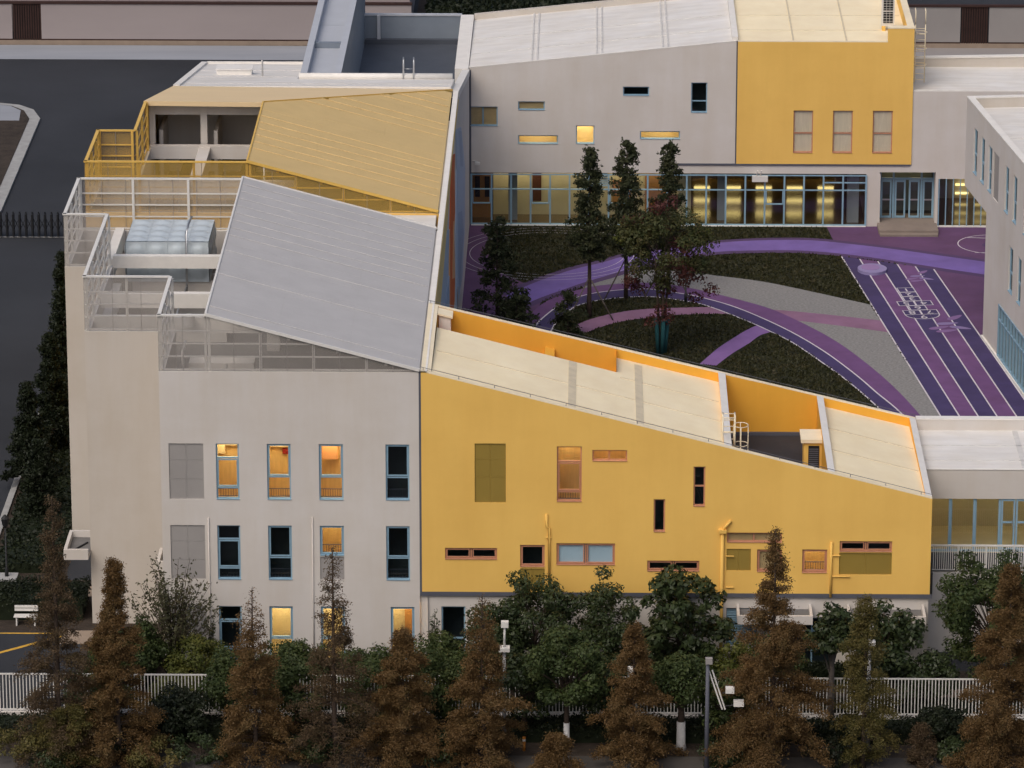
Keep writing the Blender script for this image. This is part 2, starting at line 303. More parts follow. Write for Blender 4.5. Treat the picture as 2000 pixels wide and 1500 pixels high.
ARCM = [(-3.4, 52.5), (-2.7, 55.9), (-2.1, 57.9), (-1.4, 59.7), (-.3, 61.3), (1.1, 62.3), (3.3, 62.9), (4.9, 62.3), (6.4, 61.4), (8.1, 59.8), (9.7, 57.6), (11.6, 54.3), (13.3, 50.5), (14.8, 46.2), (15.8, 42.8), (16.8, 39.5), (18., 34)]
ARCI = [(-2.2, 52.5), (-1.6, 56.4), (-.9, 58.5), (-.3, 59.6), (1.1, 60.7), (3.3, 61.3), (4.8, 60.9), (6.4, 60.0), (7.5, 58.8), (9.2, 56.4), (10.3, 54.6), (11.6, 52.2), (13.2, 48.1), (14.3, 45.0), (15.6, 40.6), (17.3, 34)]
sheet('paved_terrace', resample(PAV, 40)+[(18.9, 39.1), (19.4, 34)]+[p for p in resample(ARCO, 60)[::-1] if p[0] > -.3], .008, 'paver')
PINU = [(-1.0, 54.7), (.2, 56.6), (1.9, 58.1), (3.5, 58.8), (5.5, 59.1), (7.2, 59.2), (10.6, 58.8), (13.6, 57.9), (17.0, 56.6)]
PINL = [(0., 54.0), (1.1, 55.4), (2.4, 56.5), (3.8, 57.1), (5.6, 57.7), (8.5, 57.8), (11.7, 56.7), (14.4, 55.6), (17.2, 54.3)]
struct(ribbon(PINU, PINL, .012, 'rose_path', 'rose'))
struct(ribbon([(6.3, 48.1), (7.3, 50.9), (8.2, 52.9), (9.1, 54.7), (9.9, 55.9)], [(7.2, 47.8), (8.1, 50.0), (9.1, 52.0), (9.8, 53.6), (10.6, 54.5)], .012, 'purple_path', 'purple'))
LAVU = [(-4.6, 61.4), (-3.4, 63.5), (-2.2, 65.2), (-.7, 67.0), (1.1, 68.6), (2.0, 69.6), (3.4, 70.6), (6.0, 72.0), (7.5, 72.8), (10.3, 73.5), (13.4, 73.6), (16.1, 72.7), (18.8, 71.5), (21.5, 70.1), (25, 68.3)]
LAVL = [(-3.8, 59.1), (-2.8, 60.7), (-1.6, 62.3), (-.1, 64.2), (1.1, 65.5), (2.0, 66.5), (3.4, 67.9), (6.0, 69.9), (7.8, 70.9), (10.6, 71.3), (13.3, 71.2), (16.0, 70.3), (18.7, 68.9), (21.3, 67.4), (25, 65.4)]
struct(along(LAVU, 0, .5, .014, 80).build('path_border', 'dpurple')); struct(along(LAVL, 0, -.55, .014, 80).build('path_border', 'dpurple'))
struct(ribbon(LAVU, LAVL, .018, 'lavender_path', 'lav', 80))
struct(ribbon(ARCO, ARCM, .020, 'running_track', 'violet', 80)); struct(ribbon(ARCM, ARCI, .022, 'running_track', 'navy', 80))
for P, nm in ((ARCM, 'track_line'), (ARCI, 'track_line')): struct(along(P, -.045, .045, .026, 80).build(nm, 'paint_w'))
LT = [(15.2, 70.0), (16.25, 69.5), (17.3, 69.0), (18.4, 68.5), (19.45, 67.9), (20.5, 67.3)]
LB = [(19.5, 34.), (20.5, 34.), (21.5, 34.), (22.5, 34.), (23.55, 34.), (24.6, 34.)]
for i in range(5):
    struct(MB().poly([(*LT[i], .024), (*LB[i], .024), (*LB[i+1], .024), (*LT[i+1], .024)]).build('sprint_lane', 'navy' if i % 2 == 0 else 'violet'))
for i in range(6): struct(along([LT[i], ((LT[i][0]+LB[i][0])/2, (LT[i][1]+LB[i][1])/2), LB[i]], -.04, .04, .029, 4).build('lane_line', 'paint_w'))
def ring(cx, cy, r, w, z, n=64, a0=0, a1=360):
    mb = MB()
    for k in range(n):
        t, u = R(a0+(a1-a0)*k/n), R(a0+(a1-a0)*(k+1)/n)
        mb.poly([(cx+(r-w)*math.cos(t), cy+(r-w)*math.sin(t), z), (cx+r*math.cos(t), cy+r*math.sin(t), z), (cx+r*math.cos(u), cy+r*math.sin(u), z), (cx+(r-w)*math.cos(u), cy+(r-w)*math.sin(u), z)])
    return mb
for r in (4.65, 5.2, 5.75): struct(ring(-2.3, 70.4, r, .035, .031).build('circle_line', 'paint_w'))
struct(ring(24.4, 72.9, 2.1, .06, .012).build('court_line', 'paint_w')); struct(ring(24.3, 72.7, .55, .55, .013, 24).build('court_disc', 'dpurple'))
struct(MB().poly([(22.9, 74.35, .012), (26, 74.0, .012), (26, 74.08, .012), (22.9, 74.43, .012)]).build('court_line', 'paint_w'))
struct(MB().poly([(23.2, 71.0, .012), (26, 71.0, .012), (26, 71.07, .012), (23.2, 71.07, .012)]).build('court_line', 'paint_w'))
def inpoly(P, poly):
    x, y = P[:, 0], P[:, 1]; c = np.zeros(len(P), bool); n = len(poly)
    for i in range(n):
        (x0, y0), (x1, y1) = poly[i], poly[(i+1) % n]
        if y0 == y1: continue
        c ^= ((y0 > y) != (y1 > y)) & (x < (x1-x0)*(y-y0)/(y1-y0)+x0)
    return c
GP = np.stack([RNG.uniform(-6, 22, 90000), RNG.uniform(36, 76.5, 90000)], 1); bad = np.zeros(len(GP), bool)
BU = lambda U, Lw: resample(U, 40)+resample(Lw, 40)[::-1]
shift = lambda P, d: [(x, y+d) for x, y in P]
for poly in ([(14.5, 77), (26, 77), (26, 30), (22, 30), (20.4, 67.5), (14.8, 73.5)], [(-7.4, 77), (-5.5, 77), (-6.0, 72), (-5.1, 66.5), (-3.1, 63.4), (-2.5, 60), (-3.3, 50), (-7.4, 48)], resample(PAV, 30)+[(18.9, 39.1), (19.4, 34)]+[p for p in resample(ARCO, 40)[::-1] if p[0] > -.3], BU(PINU, PINL), BU(shift(LAVU, .6), shift(LAVL, -.6)), BU(ARCO, ARCI), [(6.2, 48), (7.2, 50.9), (8.1, 53), (9.9, 56), (10.7, 54.4), (9.2, 52), (7.3, 47.6)], [LT[0], LB[0], LB[5], LT[5]]): bad |= inpoly(GP, poly)
GP = GP[~bad]; n = len(GP); h = RNG.uniform(.05, .16, n); a = RNG.uniform(0, 6.28, n); w = RNG.uniform(.03, .09, n)
V = np.stack([np.stack([GP[:, 0]-np.cos(a)*w, GP[:, 1]-np.sin(a)*w, np.full(n, .005)], 1), np.stack([GP[:, 0]+np.cos(a)*w, GP[:, 1]+np.sin(a)*w, np.full(n, .005)], 1), np.stack([GP[:, 0]+RNG.normal(0, .05, n), GP[:, 1]+RNG.normal(0, .05, n), h], 1)], 1).reshape(-1, 3)
gm = bpy.data.meshes.new('lawn_grass'); gm.from_pydata(V.tolist(), [], np.arange(3*n).reshape(-1, 3).tolist()); gm.materials.append(M['lawn_l']); go = link('lawn_grass', gm); tag(go, 'short dark green grass of the courtyard lawns between the purple paths', 'grass'); stuff(go)
# hopscotch
HD = Vector((.12, -1, 0)).normalized(); HS = Vector((1, .12, 0)).normalized(); HO = Vector((18.55, 63.35, .032))
hop = thing('hopscotch_grid', 'white painted hopscotch grid with numbers one to nine on purple lanes', 'hopscotch', HO)
hp = MB(); c = .92
def hq(a, b, u, v): hp.poly([HO+HS*a+HD*u, HO+HS*b+HD*u, HO+HS*b+HD*v, HO+HS*a+HD*v])
def hrect(a, b, u, v, w=.055): hq(a, b, u, u+w); hq(a, b, v-w, v); hq(a, a+w, u+w, v-w); hq(b-w, b, u+w, v-w)
bg = MB()
def hbg(a, b, u, v): bg.poly([HO+HS*a+HD*u+Vector((0, 0, -.003)), HO+HS*b+HD*u+Vector((0, 0, -.003)), HO+HS*b+HD*v+Vector((0, 0, -.003)), HO+HS*a+HD*v+Vector((0, 0, -.003))])
cells = [(-.5, .5, 0, '1'), (-.5, .5, 1, '2'), (-.5, .5, 2, '3'), (-1, 0, 3, '5'), (0, 1, 3, '4'), (-.5, .5, 4, '6'), (-1, 0, 5, '8'), (0, 1, 5, '7')]
for a, b, r, t in cells: hrect(a*c*1.1, b*c*1.1, r*c, (r+1)*c); hbg(a*c*1.1, b*c*1.1, r*c, (r+1)*c)
for k in range(12):
    t, u = math.pi*k/12, math.pi*(k+1)/12; p = lambda t, r: HO+HS*(-math.cos(t)*r*1.1)+HD*(6*c+math.sin(t)*r*1.0)
    hp.poly([p(t, c-.06), p(u, c-.06), p(u, c), p(t, c)]); bg.poly([HO+HD*6*c-Vector((0, 0, .003)), p(t, c)-Vector((0, 0, .003)), p(u, c)-Vector((0, 0, .003))])
hp.build('grid_lines', 'paint_w', hop); bg.build('cell_fill', 'navy', hop)
for a, b, r, t in cells+[(-.5, .5, 6, '9')]:
    cu = bpy.data.curves.new('digit', 'FONT'); cu.body = t; cu.size = .85; cu.align_x = 'CENTER'; cu.align_y = 'CENTER'; cu.offset = 0
    tmp = bpy.data.objects.new('digit', cu); COL.objects.link(tmp)
    me = bpy.data.meshes.new_from_object(tmp.evaluated_get(bpy.context.evaluated_depsgraph_get())); bpy.data.objects.remove(tmp); me.materials.clear(); me.materials.append(M['paint_w'])
    o = link('digit', me, hop, HO+HS*((a+b)/2*c*1.1)+HD*((r+.5)*c)+Vector((0, 0, .004))); o.rotation_euler = (0, 0, math.pi+.12)
# disc and leaf-shaped mats
def leafpoly(cx, cy, l, w, ang, z):
    pts = []
    for k in range(14):
        t = 2*math.pi*k/14; x = math.cos(t)*l/2; y = math.sin(t)*w/2*(1-.35*math.cos(t)); pts.append((cx+x*math.cos(ang)-y*math.sin(ang), cy+x*math.sin(ang)+y*math.cos(ang), z))
    return pts
d = thing('play_disc', 'round pale lavender play platform at the far end of the sprint lanes', 'play disc', (16.85, 66.9, 0))
MB().prism([(16.85+.86*math.cos(2*math.pi*k/32), 66.9+1.0*math.sin(2*math.pi*k/32)) for k in range(32)], .02, .20).build('platform', mat('lilac_top', (.27, .23, .42), .7, .05), d)
MB().prism([(16.75+.55*math.cos(2*math.pi*k/24), 67.05+.6*math.sin(2*math.pi*k/24)) for k in range(24)], .20, .215).build('inlay', mat('lilac_inlay', (.29, .19, .39), .7, .05), d)
for (x, y, nm) in ((19.45, 65.7, 'small lavender leaf cluster painted on the lanes above the hopscotch grid'), (20.5, 55.9, 'larger lavender leaf cluster painted on the lanes below the hopscotch grid')):
    s = .8 if y > 60 else 1.15; d = thing('leaf_marking', nm, 'ground marking', (x, y, 0), 'leaf shapes on the lanes')
    for k, (dx, dy, a) in enumerate(((-.45, -.35, .5), (.0, .1, .2), (.45, .75, .9), (.6, -.35, -.4), (-.1, -.7, .35))):
        MB().poly(leafpoly(x+dx*s, y+dy*s*1.6, 1.15*s, .42*s, a, .033+.002*k)).build('leaf_shape', mat('lilac', (.24, .18, .36) if k % 2 else (.22, .13, .29), .8, .05), d)
# west road
sheet('verge', [(-29.0, 70), (-25, 70), (-25, 12), (-29.0, 12)], .006, 'soil')
struct(MB().box(-29.15, -28.85, 12.2, 72, 0, .13).build('kerb', 'kerb'))
isl = thing('planting_island', 'bare soil traffic island with rounded pale kerb beside the road', 'traffic island', (-42, 92, 0))
ip = [(-52, 106.6), (-39.5, 106.6), (-37.9, 106.0), (-36.8, 104.7), (-36.1, 102.3), (-35.95, 79.0), (-52, 79.0)]
inn = [(-52, 106.1), (-39.7, 106.1), (-38.3, 105.5), (-37.4, 104.3), (-36.8, 102.1), (-36.65, 79.4), (-52, 79.4)]
MB().prism(ip, 0, .15).build('kerb_ring', 'kerb', isl); MB().prism(inn, .12, .19).build('soil_bed', 'soil', isl)
MB().prism([(-52, 106), (-39.7, 106), (-38.4, 105.4), (-37.6, 104.2), (-37.4, 101.5), (-52, 101.5)], .17, .21).build('pale_apron', 'pave_l', isl)
sheet('far_pavement', [(-90, 123.9), (-12, 123.9), (-12, 119.6), (-90, 119.6)], .02, 'pave_l')
sheet('far_pavement', [(19, 124.2), (90, 124.2), (90, 119.6), (19, 119.6)], .02, 'greyp')
for y in (119.2, 118.2, 117.4): sheet('road_line', [(19, y), (90, y), (90, y+.16), (19, y+.16)], .03, 'kerb')
sheet('back_yard', [(-12.3, 122), (22, 122), (22, 200), (-12.3, 200)], .008, 'soil')
# lower-left forecourt
sheet('front_garden', [(-26, -6.4), (34, -6.4), (34, .5), (-26, .5)], .005, 'soil'); sheet('west_garden', [(-28.8, 12.2), (-19, 12.2), (-19, .5), (-28.8, .5)], .006, 'soil')
sheet('tan_path', [(-30, 11.1), (-23, 11.3), (-23, 9.9), (-30, 9.6)], .012, 'tan'); sheet('tan_path', [(-24.3, 5.2), (-19.3, 5.2), (-19.3, 3.4), (-24.3, 3.4)], .012, 'tan'); sheet('tan_path', [(13, -1.8), (22, -1.8), (22, -2.9), (13, -2.9)], .012, 'tan')
sheet('forecourt', [(-60, 5.0), (-23.4, 5.0), (-22.9, -6.3), (-60, -6.3)], .010, 'asphalt')
sheet('parking_line', [(-34, 4.85), (-24.6, 4.85), (-24.6, 4.70), (-34, 4.70)], .015, 'paint_y'); sheet('parking_line', [(-28.6, .9), (-24.4, 4.5), (-24.25, 4.35), (-28.45, .75)], .015, 'paint_y')
sheet('street_verge', [(-60, -6.8), (60, -6.8), (60, -10.2), (-60, -10.2)], .005, 'soil'); sheet('pavement', [(-60, -10.2), (60, -10.2), (60, -14), (-60, -14)], .008, mat('street_paving', (.075, .068, .062), .9, .2, .8, .1, 8))
# ------------------------------------------------------------------ perimeter walls
def perim(label, x0, x1, gaps, pm, y=124.0):
    o = thing('boundary_wall', label, 'wall', ((x0+x1)/2, y, 0))
    MB().box(x0, x1, y, y+.3, 0, .34).build('plinth', 'tan', o); MB().box(x0-.02, x1+.02, y-.05, y+.35, 2.96, 3.1).build('coping', 'brown', o)
    x = x0; cuts = []
    for g0, g1 in gaps: cuts += [(x, g0, 0), (g0, g1, 1)]; x = g1
    cuts.append((x, x1, 0))
    for a, b, g in cuts:
        if not g:
            n = max(1, round((b-a)/22)); 
            for k in range(n): MB().box(a+(b-a)*k/n+.03, a+(b-a)*(k+1)/n-.03, y+.02, y+.26, .44, 2.96).build('panel', pm, o)
            MB().box(a, b, y+.01, y+.28, .34, .44).build('base_rail', 'brown', o)
        else:
            k = a+.06
            while k < b-.05: MB().box(k, k+.11, y+.04, y+.16, .34, 2.96).build('slat', 'brown', o); k += .17
            MB().box(a, b, y+.18, y+.24, .34, 2.96).build('backing', 'dark', o)
perim('long pink-grey panelled boundary wall behind the road at top left', -80, -12.3, [(-40.4, -38.4)], 'pink')
perim('grey panelled boundary wall with brown slats at top right', 22.4, 80, [(26.2, 28.15)], 'greyp')
hb = thing('annex_building', 'low pale grey building with dark window behind the boundary wall', 'building', (-16, 131, 0))
m = MB(); wall_face(m, frame(0, 128.2, 0, -1), -80, -12.6, 0, 7, [(-18.5, -13.4, 3.75, 4.8)]); m.poly([(-12.6, 128.2, 0), (-12.6, 140, 0), (-12.6, 140, 7), (-12.6, 128.2, 7)]); m.build('wall', 'pink', hb)
window(hb, frame(0, 128.2, 0, -1), (-18.5, -13.4, 3.75, 4.8), 'brown', vs=(.33, .66), depth=2)
MB().fbox(frame(0, 128.2, 0, -1), -80, -12.55, 3.3, 3.5, 0, .06).build('band', 'brown', hb)
# retractable gate on the west road
g = thing('folding_gate', 'black folding lattice gate across the west road', 'gate', (-33.5, 73.6, 0))
MB().box(-60, -27.5, 73.45, 73.55, .02, .05).build('track', 'concrete', g)
x = -37.6; gp = MB().box(-.05, .05, -.25, .25, .12, 1.5).box(-.035, .035, -.035, .035, 1.5, 1.62).mesh('gate_post', 'dark'); gx = MB().bar((0, 0, .45), (.38, 0, 1.25), .035).bar((0, .06, 1.25), (.38, .06, .45), .035).mesh('gate_lattice', 'dark')
while x < -28:
    link('gate_post', gp, g, (x, 73.5, 0)); link('gate_lattice', gx, g, (x, 73.5, 0)); x += .385
# ------------------------------------------------------------------ west wing, grey mesh block
FR = frame(0, 0, 0, -1)
def screen(b, p0, p1, z0, zt0, zt1, mm, fm, inward, bay=1.22, post=2.44):
    """perforated screen between two plan points: sheets outside, posts, rails and cap inside"""
    P0, P1 = Vector((*p0, 0)), Vector((*p1, 0)); D = P1-P0; L = D.length; u = D/L; n = Vector((*inward, 0)).normalized()
    zt = lambda t: zt0+(zt1-zt0)*t/L
    k = max(1, round(L/bay))
    for i in range(k):
        t0, t1 = L*i/k+.008, L*(i+1)/k-.008; a, c = P0+u*t0, P0+u*t1
        za, zc = zt(t0)-.02, zt(t1)-.02
        if max(za, zc) < z0+.06: continue
        za, zc = max(za, z0+.03), max(zc, z0+.03); o = n*.012
        MB().hexa([(a.x, a.y, z0+.02), (c.x, c.y, z0+.02), (c.x+o.x, c.y+o.y, z0+.02), (a.x+o.x, a.y+o.y, z0+.02), (a.x, a.y, za), (c.x, c.y, zc), (c.x+o.x, c.y+o.y, zc), (a.x+o.x, a.y+o.y, za)]).build('screen_panel', mm, b)
        bx = P0+u*(L*i/k)+n*.05
        if zt(L*i/k)-z0 > .2 and i: MB().bar((bx.x, bx.y, z0), (bx.x, bx.y, zt(L*i/k)-.05), .025).build('screen_bar', 'greyp', b)
    k = max(1, round(L/post))
    for i in range(k+1):
        t = min(max(L*i/k, .08), L-.08); q = P0+u*t+n*.14
        if zt(t)-z0 > .25: MB().bar((q.x, q.y, z0), (q.x, q.y, zt(t)-.04), .12).build('screen_post', fm, b)
    for j, h in enumerate((.08, .68, 1.28, 1.86)):
        z = z0+h; te = L
        if zt1 < z+.1 and zt0 > zt1: te = L*(zt0-z-.1)/(zt0-zt1)
        if te < .5: continue
        a, c = P0+n*.09, P0+u*te+n*.09; MB().bar((a.x, a.y, z), (c.x, c.y, z), .06).build('screen_rail', fm, b)
    a, c = P0+n*.06-u*.04, P1+n*.06+u*.04; MB().bar((a.x, a.y, zt0+.01), (c.x, c.y, zt1+.01), .16, .07).build('screen_cap', fm, b)
w1 = thing('school_building', 'white three storey classroom block with stepped west end and grey mesh roof', 'building', (-13, 6, 0))
SILL = (.53, 4.44, 8.27); HEAD = (3.15, 7.03, 10.91)
cols = [(-16.61, -15.57), (-14.31, -13.24), (-11.97, -10.88), (-8.97, -7.9)]
holes = []; wins = []
for fl in range(3):
    holes.append((-18.73, -17.17, SILL[fl], HEAD[fl]))
    for ci, (a, b) in enumerate(cols):
        if fl == 0 and ci == 3: a, b = -8.79, -7.71
        z0 = 5.61 if (fl == 1 and ci == 2) else SILL[fl]
        holes.append((a, b, z0, HEAD[fl])); wins.append((fl, ci, (a, b, z0, HEAD[fl])))
holes.append((-11.97, -10.88, 4.44, 5.55))
m = MB(); wall_face(m, FR, -19.1, -7.46, 0, 14.3, holes)
m.build('front_wall', 'white', w1)
m = MB()
FL = frame(-19.1, 0, -1, 0); wall_face(m, FL, -6.2, 0, 0, 14.3, [])
m.build('return_wall', 'cream_wall', w1)
m = MB(); wall_face(m, frame(0, 6.2, 0, -1), -23.05, -19.1, 0, 14.3, [])
wall_face(m, frame(-23.05, 0, -1, 0), -17, -6.2, 0, 14.3, []); m.build('middle_step_wall', 'cream_wall', w1)
m = MB(); wall_face(m, frame(0, 17, 0, -1), -25.1, -23.05, 0, 14.3, [])
wall_face(m, frame(-25.1, 0, -1, 0), -23.8, -17, 0, 14.3, []); wall_face(m, frame(0, 23.8, 0, 1), 7.1, 25.1, 0, 14.3, []); m.build('rear_step_wall', 'cream_wall', w1)
# inner faces and coping of the parapet
cop = [((-19.1, 0), (-7.5, 0)), ((-19.1, 0), (-19.1, 6.2)), ((-23.05, 6.2), (-19.1, 6.2)), ((-23.05, 6.2), (-23.05, 17)), ((-25.1, 17), (-23.05, 17)), ((-25.1, 17), (-25.1, 23.8)), ((-25.1, 23.8), (-7.1, 23.8))]
pin = [(-18.85, .25), (-7.6, .25), (-7.6, 23.55), (-24.85, 23.55), (-24.85, 17.25), (-22.8, 17.25), (-22.8, 6.45), (-18.85, 6.45)]
pout = [(-19.1, 0), (-7.46, 0), (-7.1, 0), (-7.1, 23.8), (-25.1, 23.8), (-25.1, 17), (-23.05, 17), (-23.05, 6.2), (-19.1, 6.2)]
m = MB(); k = len(pin)
for i in range(k):
    a, c = pin[i], pin[(i+1) % k]; m.poly([(*a, 11.9), (*a, 14.3), (*c, 14.3), (*c, 11.9)])
m.build('parapet_inner', 'white', w1)
po = [(-19.1, 0), (-7.1, 0), (-7.1, 23.8), (-25.1, 23.8), (-25.1, 17), (-23.05, 17), (-23.05, 6.2), (-19.1, 6.2)]
m = MB()
for i in range(k):
    j = (i+1) % k; m.poly([(*po[i], 14.3), (*po[j], 14.3), (*pin[j], 14.3), (*pin[i], 14.3)])
m.build('coping', 'cap', w1)
MB().poly([(*p, 11.9) for p in pin]).build('deck', 'deck', w1)
# beams of the plant deck
for nm, bx in (('beam', (-22.8, -10, 17.3, 17.7, 14.15, 14.75)), ('beam', (-22.8, -10, 11.2, 11.6, 13.95, 14.65)), ('beam', (-22.8, -10, 8.0, 8.4, 13.7, 14.45)), ('beam', (-23.25, -22.8, 17.7, 23.5, 13.6, 14.48)), ('pier', (-22.9, -22.4, 8.4, 17.3, 12.6, 13.4)), ('pier', (-15, -14.4, 11.1, 11.7, 11.9, 13.8)), ('duct', (-18.2, -15.2, 5.2, 6.1, 12.6, 13.1)), ('duct', (-21.5, -17, 12.5, 13.6, 11.9, 12.6))):
    MB().box(*bx).build(nm, 'cap', w1)
for p in ([(-18.1, 2.2, 12.0), (-18.1, 2.2, 13.6), (-16.8, 2.2, 13.6)], [(-17.6, 1.6, 12), (-17.6, 1.6, 13.2), (-16.4, 1.6, 13.2), (-16.4, 4.5, 13.2)], [(-18.3, 3.4, 12), (-18.3, 3.4, 14.2), (-18.3, 5.0, 14.2)]):
    MB().tube(p, .07, 8).build('vent_pipe', 'wmetal', w1, True)
MB().prism([(-18.35+.28*math.cos(k*math.pi/8), 7.5+.28*math.sin(k*math.pi/8)) for k in range(16)], 14.2, 14.7).build('vent_cowl', 'wmetal', w1)
ZT, ZL, XR = 16.9, 14.3, -7.42
S = lambda p0, p1, z1, inn, t0=ZT: screen(w1, p0, p1, 14.3, t0, z1, 'gmesh', 'wmetal', inn)
S((-19.1, 0), (-16.9, 0), ZT, (0, 1)); S((-16.9, 0), (XR, 0), 14.4, (0, 1)); S((-19.1, 0), (-19.1, 6.2), ZT, (1, 0)); S((-23.05, 6.2), (-19.1, 6.2), ZT, (0, 1)); S((-23.05, 6.2), (-23.05, 17), ZT, (1, 0))
S((-25.1, 17), (-23.05, 17), ZT, (0, 1)); S((-25.1, 17), (-25.1, 23.8), ZT, (1, 0)); S((-25.1, 23.8), (-16.9, 23.8), ZT, (0, -1)); S((-16.9, 23.8), (XR, 23.8), 14.4, (0, -1))
def mesh_roof(b, xl, xr, y0, yend, zl, zr, m, edge, n, seed):
    rnd = random.Random(seed); dz = (zr-zl)/(xr-xl); Z = lambda x: zl+dz*(x-xl)
    ymax = max(yend(xl), yend(xr))
    for i in range(n):
        a, c = y0+(ymax-y0)*i/n, y0+(ymax-y0)*(i+1)/n-.004
        # clip the strip at the slanting far edge
        def xs(y):
            if y <= min(yend(xl), yend(xr)): return xl
            t = (y-yend(xl))/(yend(xr)-yend(xl)); return xl+(xr-xl)*max(0, min(1, t))
        if i and i % 2 == 0 and rnd.random() < .75 and xs(a) < xr-1: MB().bar((xs(a)+.1, a, Z(xs(a)+.1)+.05), (xr-.1, a, Z(xr-.1)+.05), .035, .025).build('roof_seam', 'gseam' if edge == 'wmetal' else 'yseam', b)
        x0, x1 = xs(a), xs(c); h = .006*rnd.random(); cuts = [0, 1/3, 2/3, 1]
        for q in range(3):
            l0, r0 = max(x0, xl+(xr-xl)*cuts[q]), xl+(xr-xl)*cuts[q+1]-.003; l1 = max(x1, xl+(xr-xl)*cuts[q])
            if l0 >= r0-.05 or l1 >= r0-.05: continue
            e = h+.004*rnd.random()
            MB().hexa([(l0, a, Z(l0)-.03+e), (r0, a, Z(r0)-.03+e), (r0, c, Z(r0)-.03+e), (l1, c, Z(l1)-.03+e), (l0, a, Z(l0)+.02+e), (r0, a, Z(r0)+.02+e), (r0, c, Z(r0)+.02+e), (l1, c, Z(l1)+.02+e)]).build('roof_strip', m, b)
    for pts in (((xl, y0, zl), (xl, yend(xl), zl)), ((xl, y0, zl), (xr, y0, zr)), ((xl, yend(xl), zl), (xr, yend(xr), zr))):
        MB().bar(pts[0], pts[1], .09, .13).build('roof_edge', edge, b)
    for x in np.linspace(xl+1.5, xr-1.5, 4):
        MB().bar((x, y0+.2, Z(x)-.16), (x, yend(x)-.2, Z(x)-.16), .12, .2).build('roof_purlin', edge, b)
mesh_roof(w1, -16.95, XR, -.03, lambda x: 23.85, 16.97, 14.42, 'groof', 'wmetal', 36, 3)
for fl, ci, r in wins:
    state = {2: ['lit', 'lit', 'lit', 'dark'], 1: ['dark', 'dark', 'dim', 'dark'], 0: ['dark', 'cream', 'cream', 'cream']}[fl][ci]
    hs = (.20, .74) if ci == 0 else ((.40,) if not (fl == 1 and ci == 2) else ())
    sash = ((0, 1),) if hs else ((0, 0),)
    window(w1, FR, r, 'blue', (), hs, state, guard=(fl == 2 or (fl == 1)), box=((r[0]+r[1])/2+.2, r[3]-.95) if (fl == 2 and ci == 1) else None, sash=sash, depth=1.6)
lit = [o for o in w1.children if o.name.startswith('window')]
for (a0, a1, z0, z1, mt, idx) in ((-16.9, -16.3, 10.35, 11.1, 'roomcream', 8), (-16.3, -15.3, 10.75, 11.1, 'roomcream', 8), (-11.9, -11.2, 10.1, 10.75, 'peach', 10), (-14.6, -13.0, 10.7, 11.1, 'roomcream', 9)):
    MB().fbox(FR, a0, a1, z0-.35, z1-.0, -1.59, -1.35).build('bulkhead', mt, lit[idx])
for (a0, a1, idx) in ((-8.2, -7.4, 3),):
    MB().fbox(FR, a0, a1, .3, 2.9, -1.55, -1.2).build('cupboard', 'woodpanel', lit[idx])
for fl in range(3): louvre(w1, FR, (-18.73, -17.17, SILL[fl], HEAD[fl]))
louvre(w1, FR, (-11.97, -10.88, 4.44, 5.55), vs=(.5,), hs=())
for x, z1 in ((-12.3, 7.45), (-17.0, 7.4)):
    MB().tube([(x, -.035, 0), (x, -.035, z1)], .03, 8).build('drain_pipe', 'white', w1, True)
for (x0, x1, y0, y1, z0) in ((-24.2, -23.06, 5.2, 8.0, 3.5), (-19.75, -19.12, 3.6, 5.6, 3.5)):
    o = MB().box(x0, x1, y0, y1, z0, z0+.15).build('canopy', 'white', w1); MB().box(x0+.16, x1, y0+.16, y1-.16, z0+.15, z0+.2).build('canopy_tray', 'deck', o)
    for bx in ((x0, x1, y0, y0+.15), (x0, x1, y1-.15, y1), (x0, x0+.15, y0+.15, y1-.15)): MB().box(*bx, z0+.15, z0+.5).build('canopy_upstand', 'white', o)
    MB().bar((x0+.3, y0+.5, z0+.24), (x1-.2, y1-1.0, z0+.24), .06).build('gutter_bar', 'dark', o)
# courtyard wall of the wing, painted bands
FC = frame(-7.1, 0, 1, 0)
zw = lambda y: 14.3 if y < 52.5 else 14.3-(y-52.5)*.19
m = MB(); wall_face(m, FC, 0, 76.75, 0, zw, [], extra=(52.5,)); m.build('courtyard_wall', 'white', w1)
def wband(pts, mt, d):
    a = MB(); n = len(pts); f = [FC(y, z, d) for y, z in pts]; g_ = [FC(y, z, .0) for y, z in pts]
    a.poly(f)
    for i in range(n): j = (i+1) % n; a.poly([g_[i], g_[j], f[j], f[i]])
    a.build('painted_band', mt, w1)
wband([(8, 12.2), (20, 12.0), (29.5, 12.75), (37.8, 13.75), (46.6, 13.85), (52.4, 13.9), (46, 14.25), (8, 14.25)], 'yline', .05)
wband([(14, 12.9), (22.5, 12.3), (29.4, 12.7), (33.8, 11.6), (31.7, 9.7), (22, 10.2), (14, 10.8)], 'sky2', .045)
wband([(39.8, 14.0), (44.5, 12.85), (43.5, 12.2), (44.1, 9.7), (42.1, 9.2), (43.7, 6.2), (42.5, 5.2), (34.2, 5.6), (34.2, 7.6), (34.5, 8.9), (34.7, 11.3), (35.7, 12.0), (37.9, 13.7)], 'orange', .055)
wband([(33.6, 5.4), (34.1, 5.4), (34.6, 11.4), (34.0, 11.5)], 'peach', .06); wband([(40.5, 10.2), (43.4, 9.4), (41.6, 9.2), (42.8, 6.4), (38.5, 7.6)], 'peach', .065)
wband([(24, 8.6), (33.5, 6.0), (33.5, 9.2), (25, 9.8)], 'paleblue', .05)
wband([(46.7, 13.6), (56.8, 11.2), (65.2, 6.6), (63.6, 3.4), (59, 1.9), (46, 3.4), (46, 8.2), (47.4, 11.2)], 'sky2', .05)
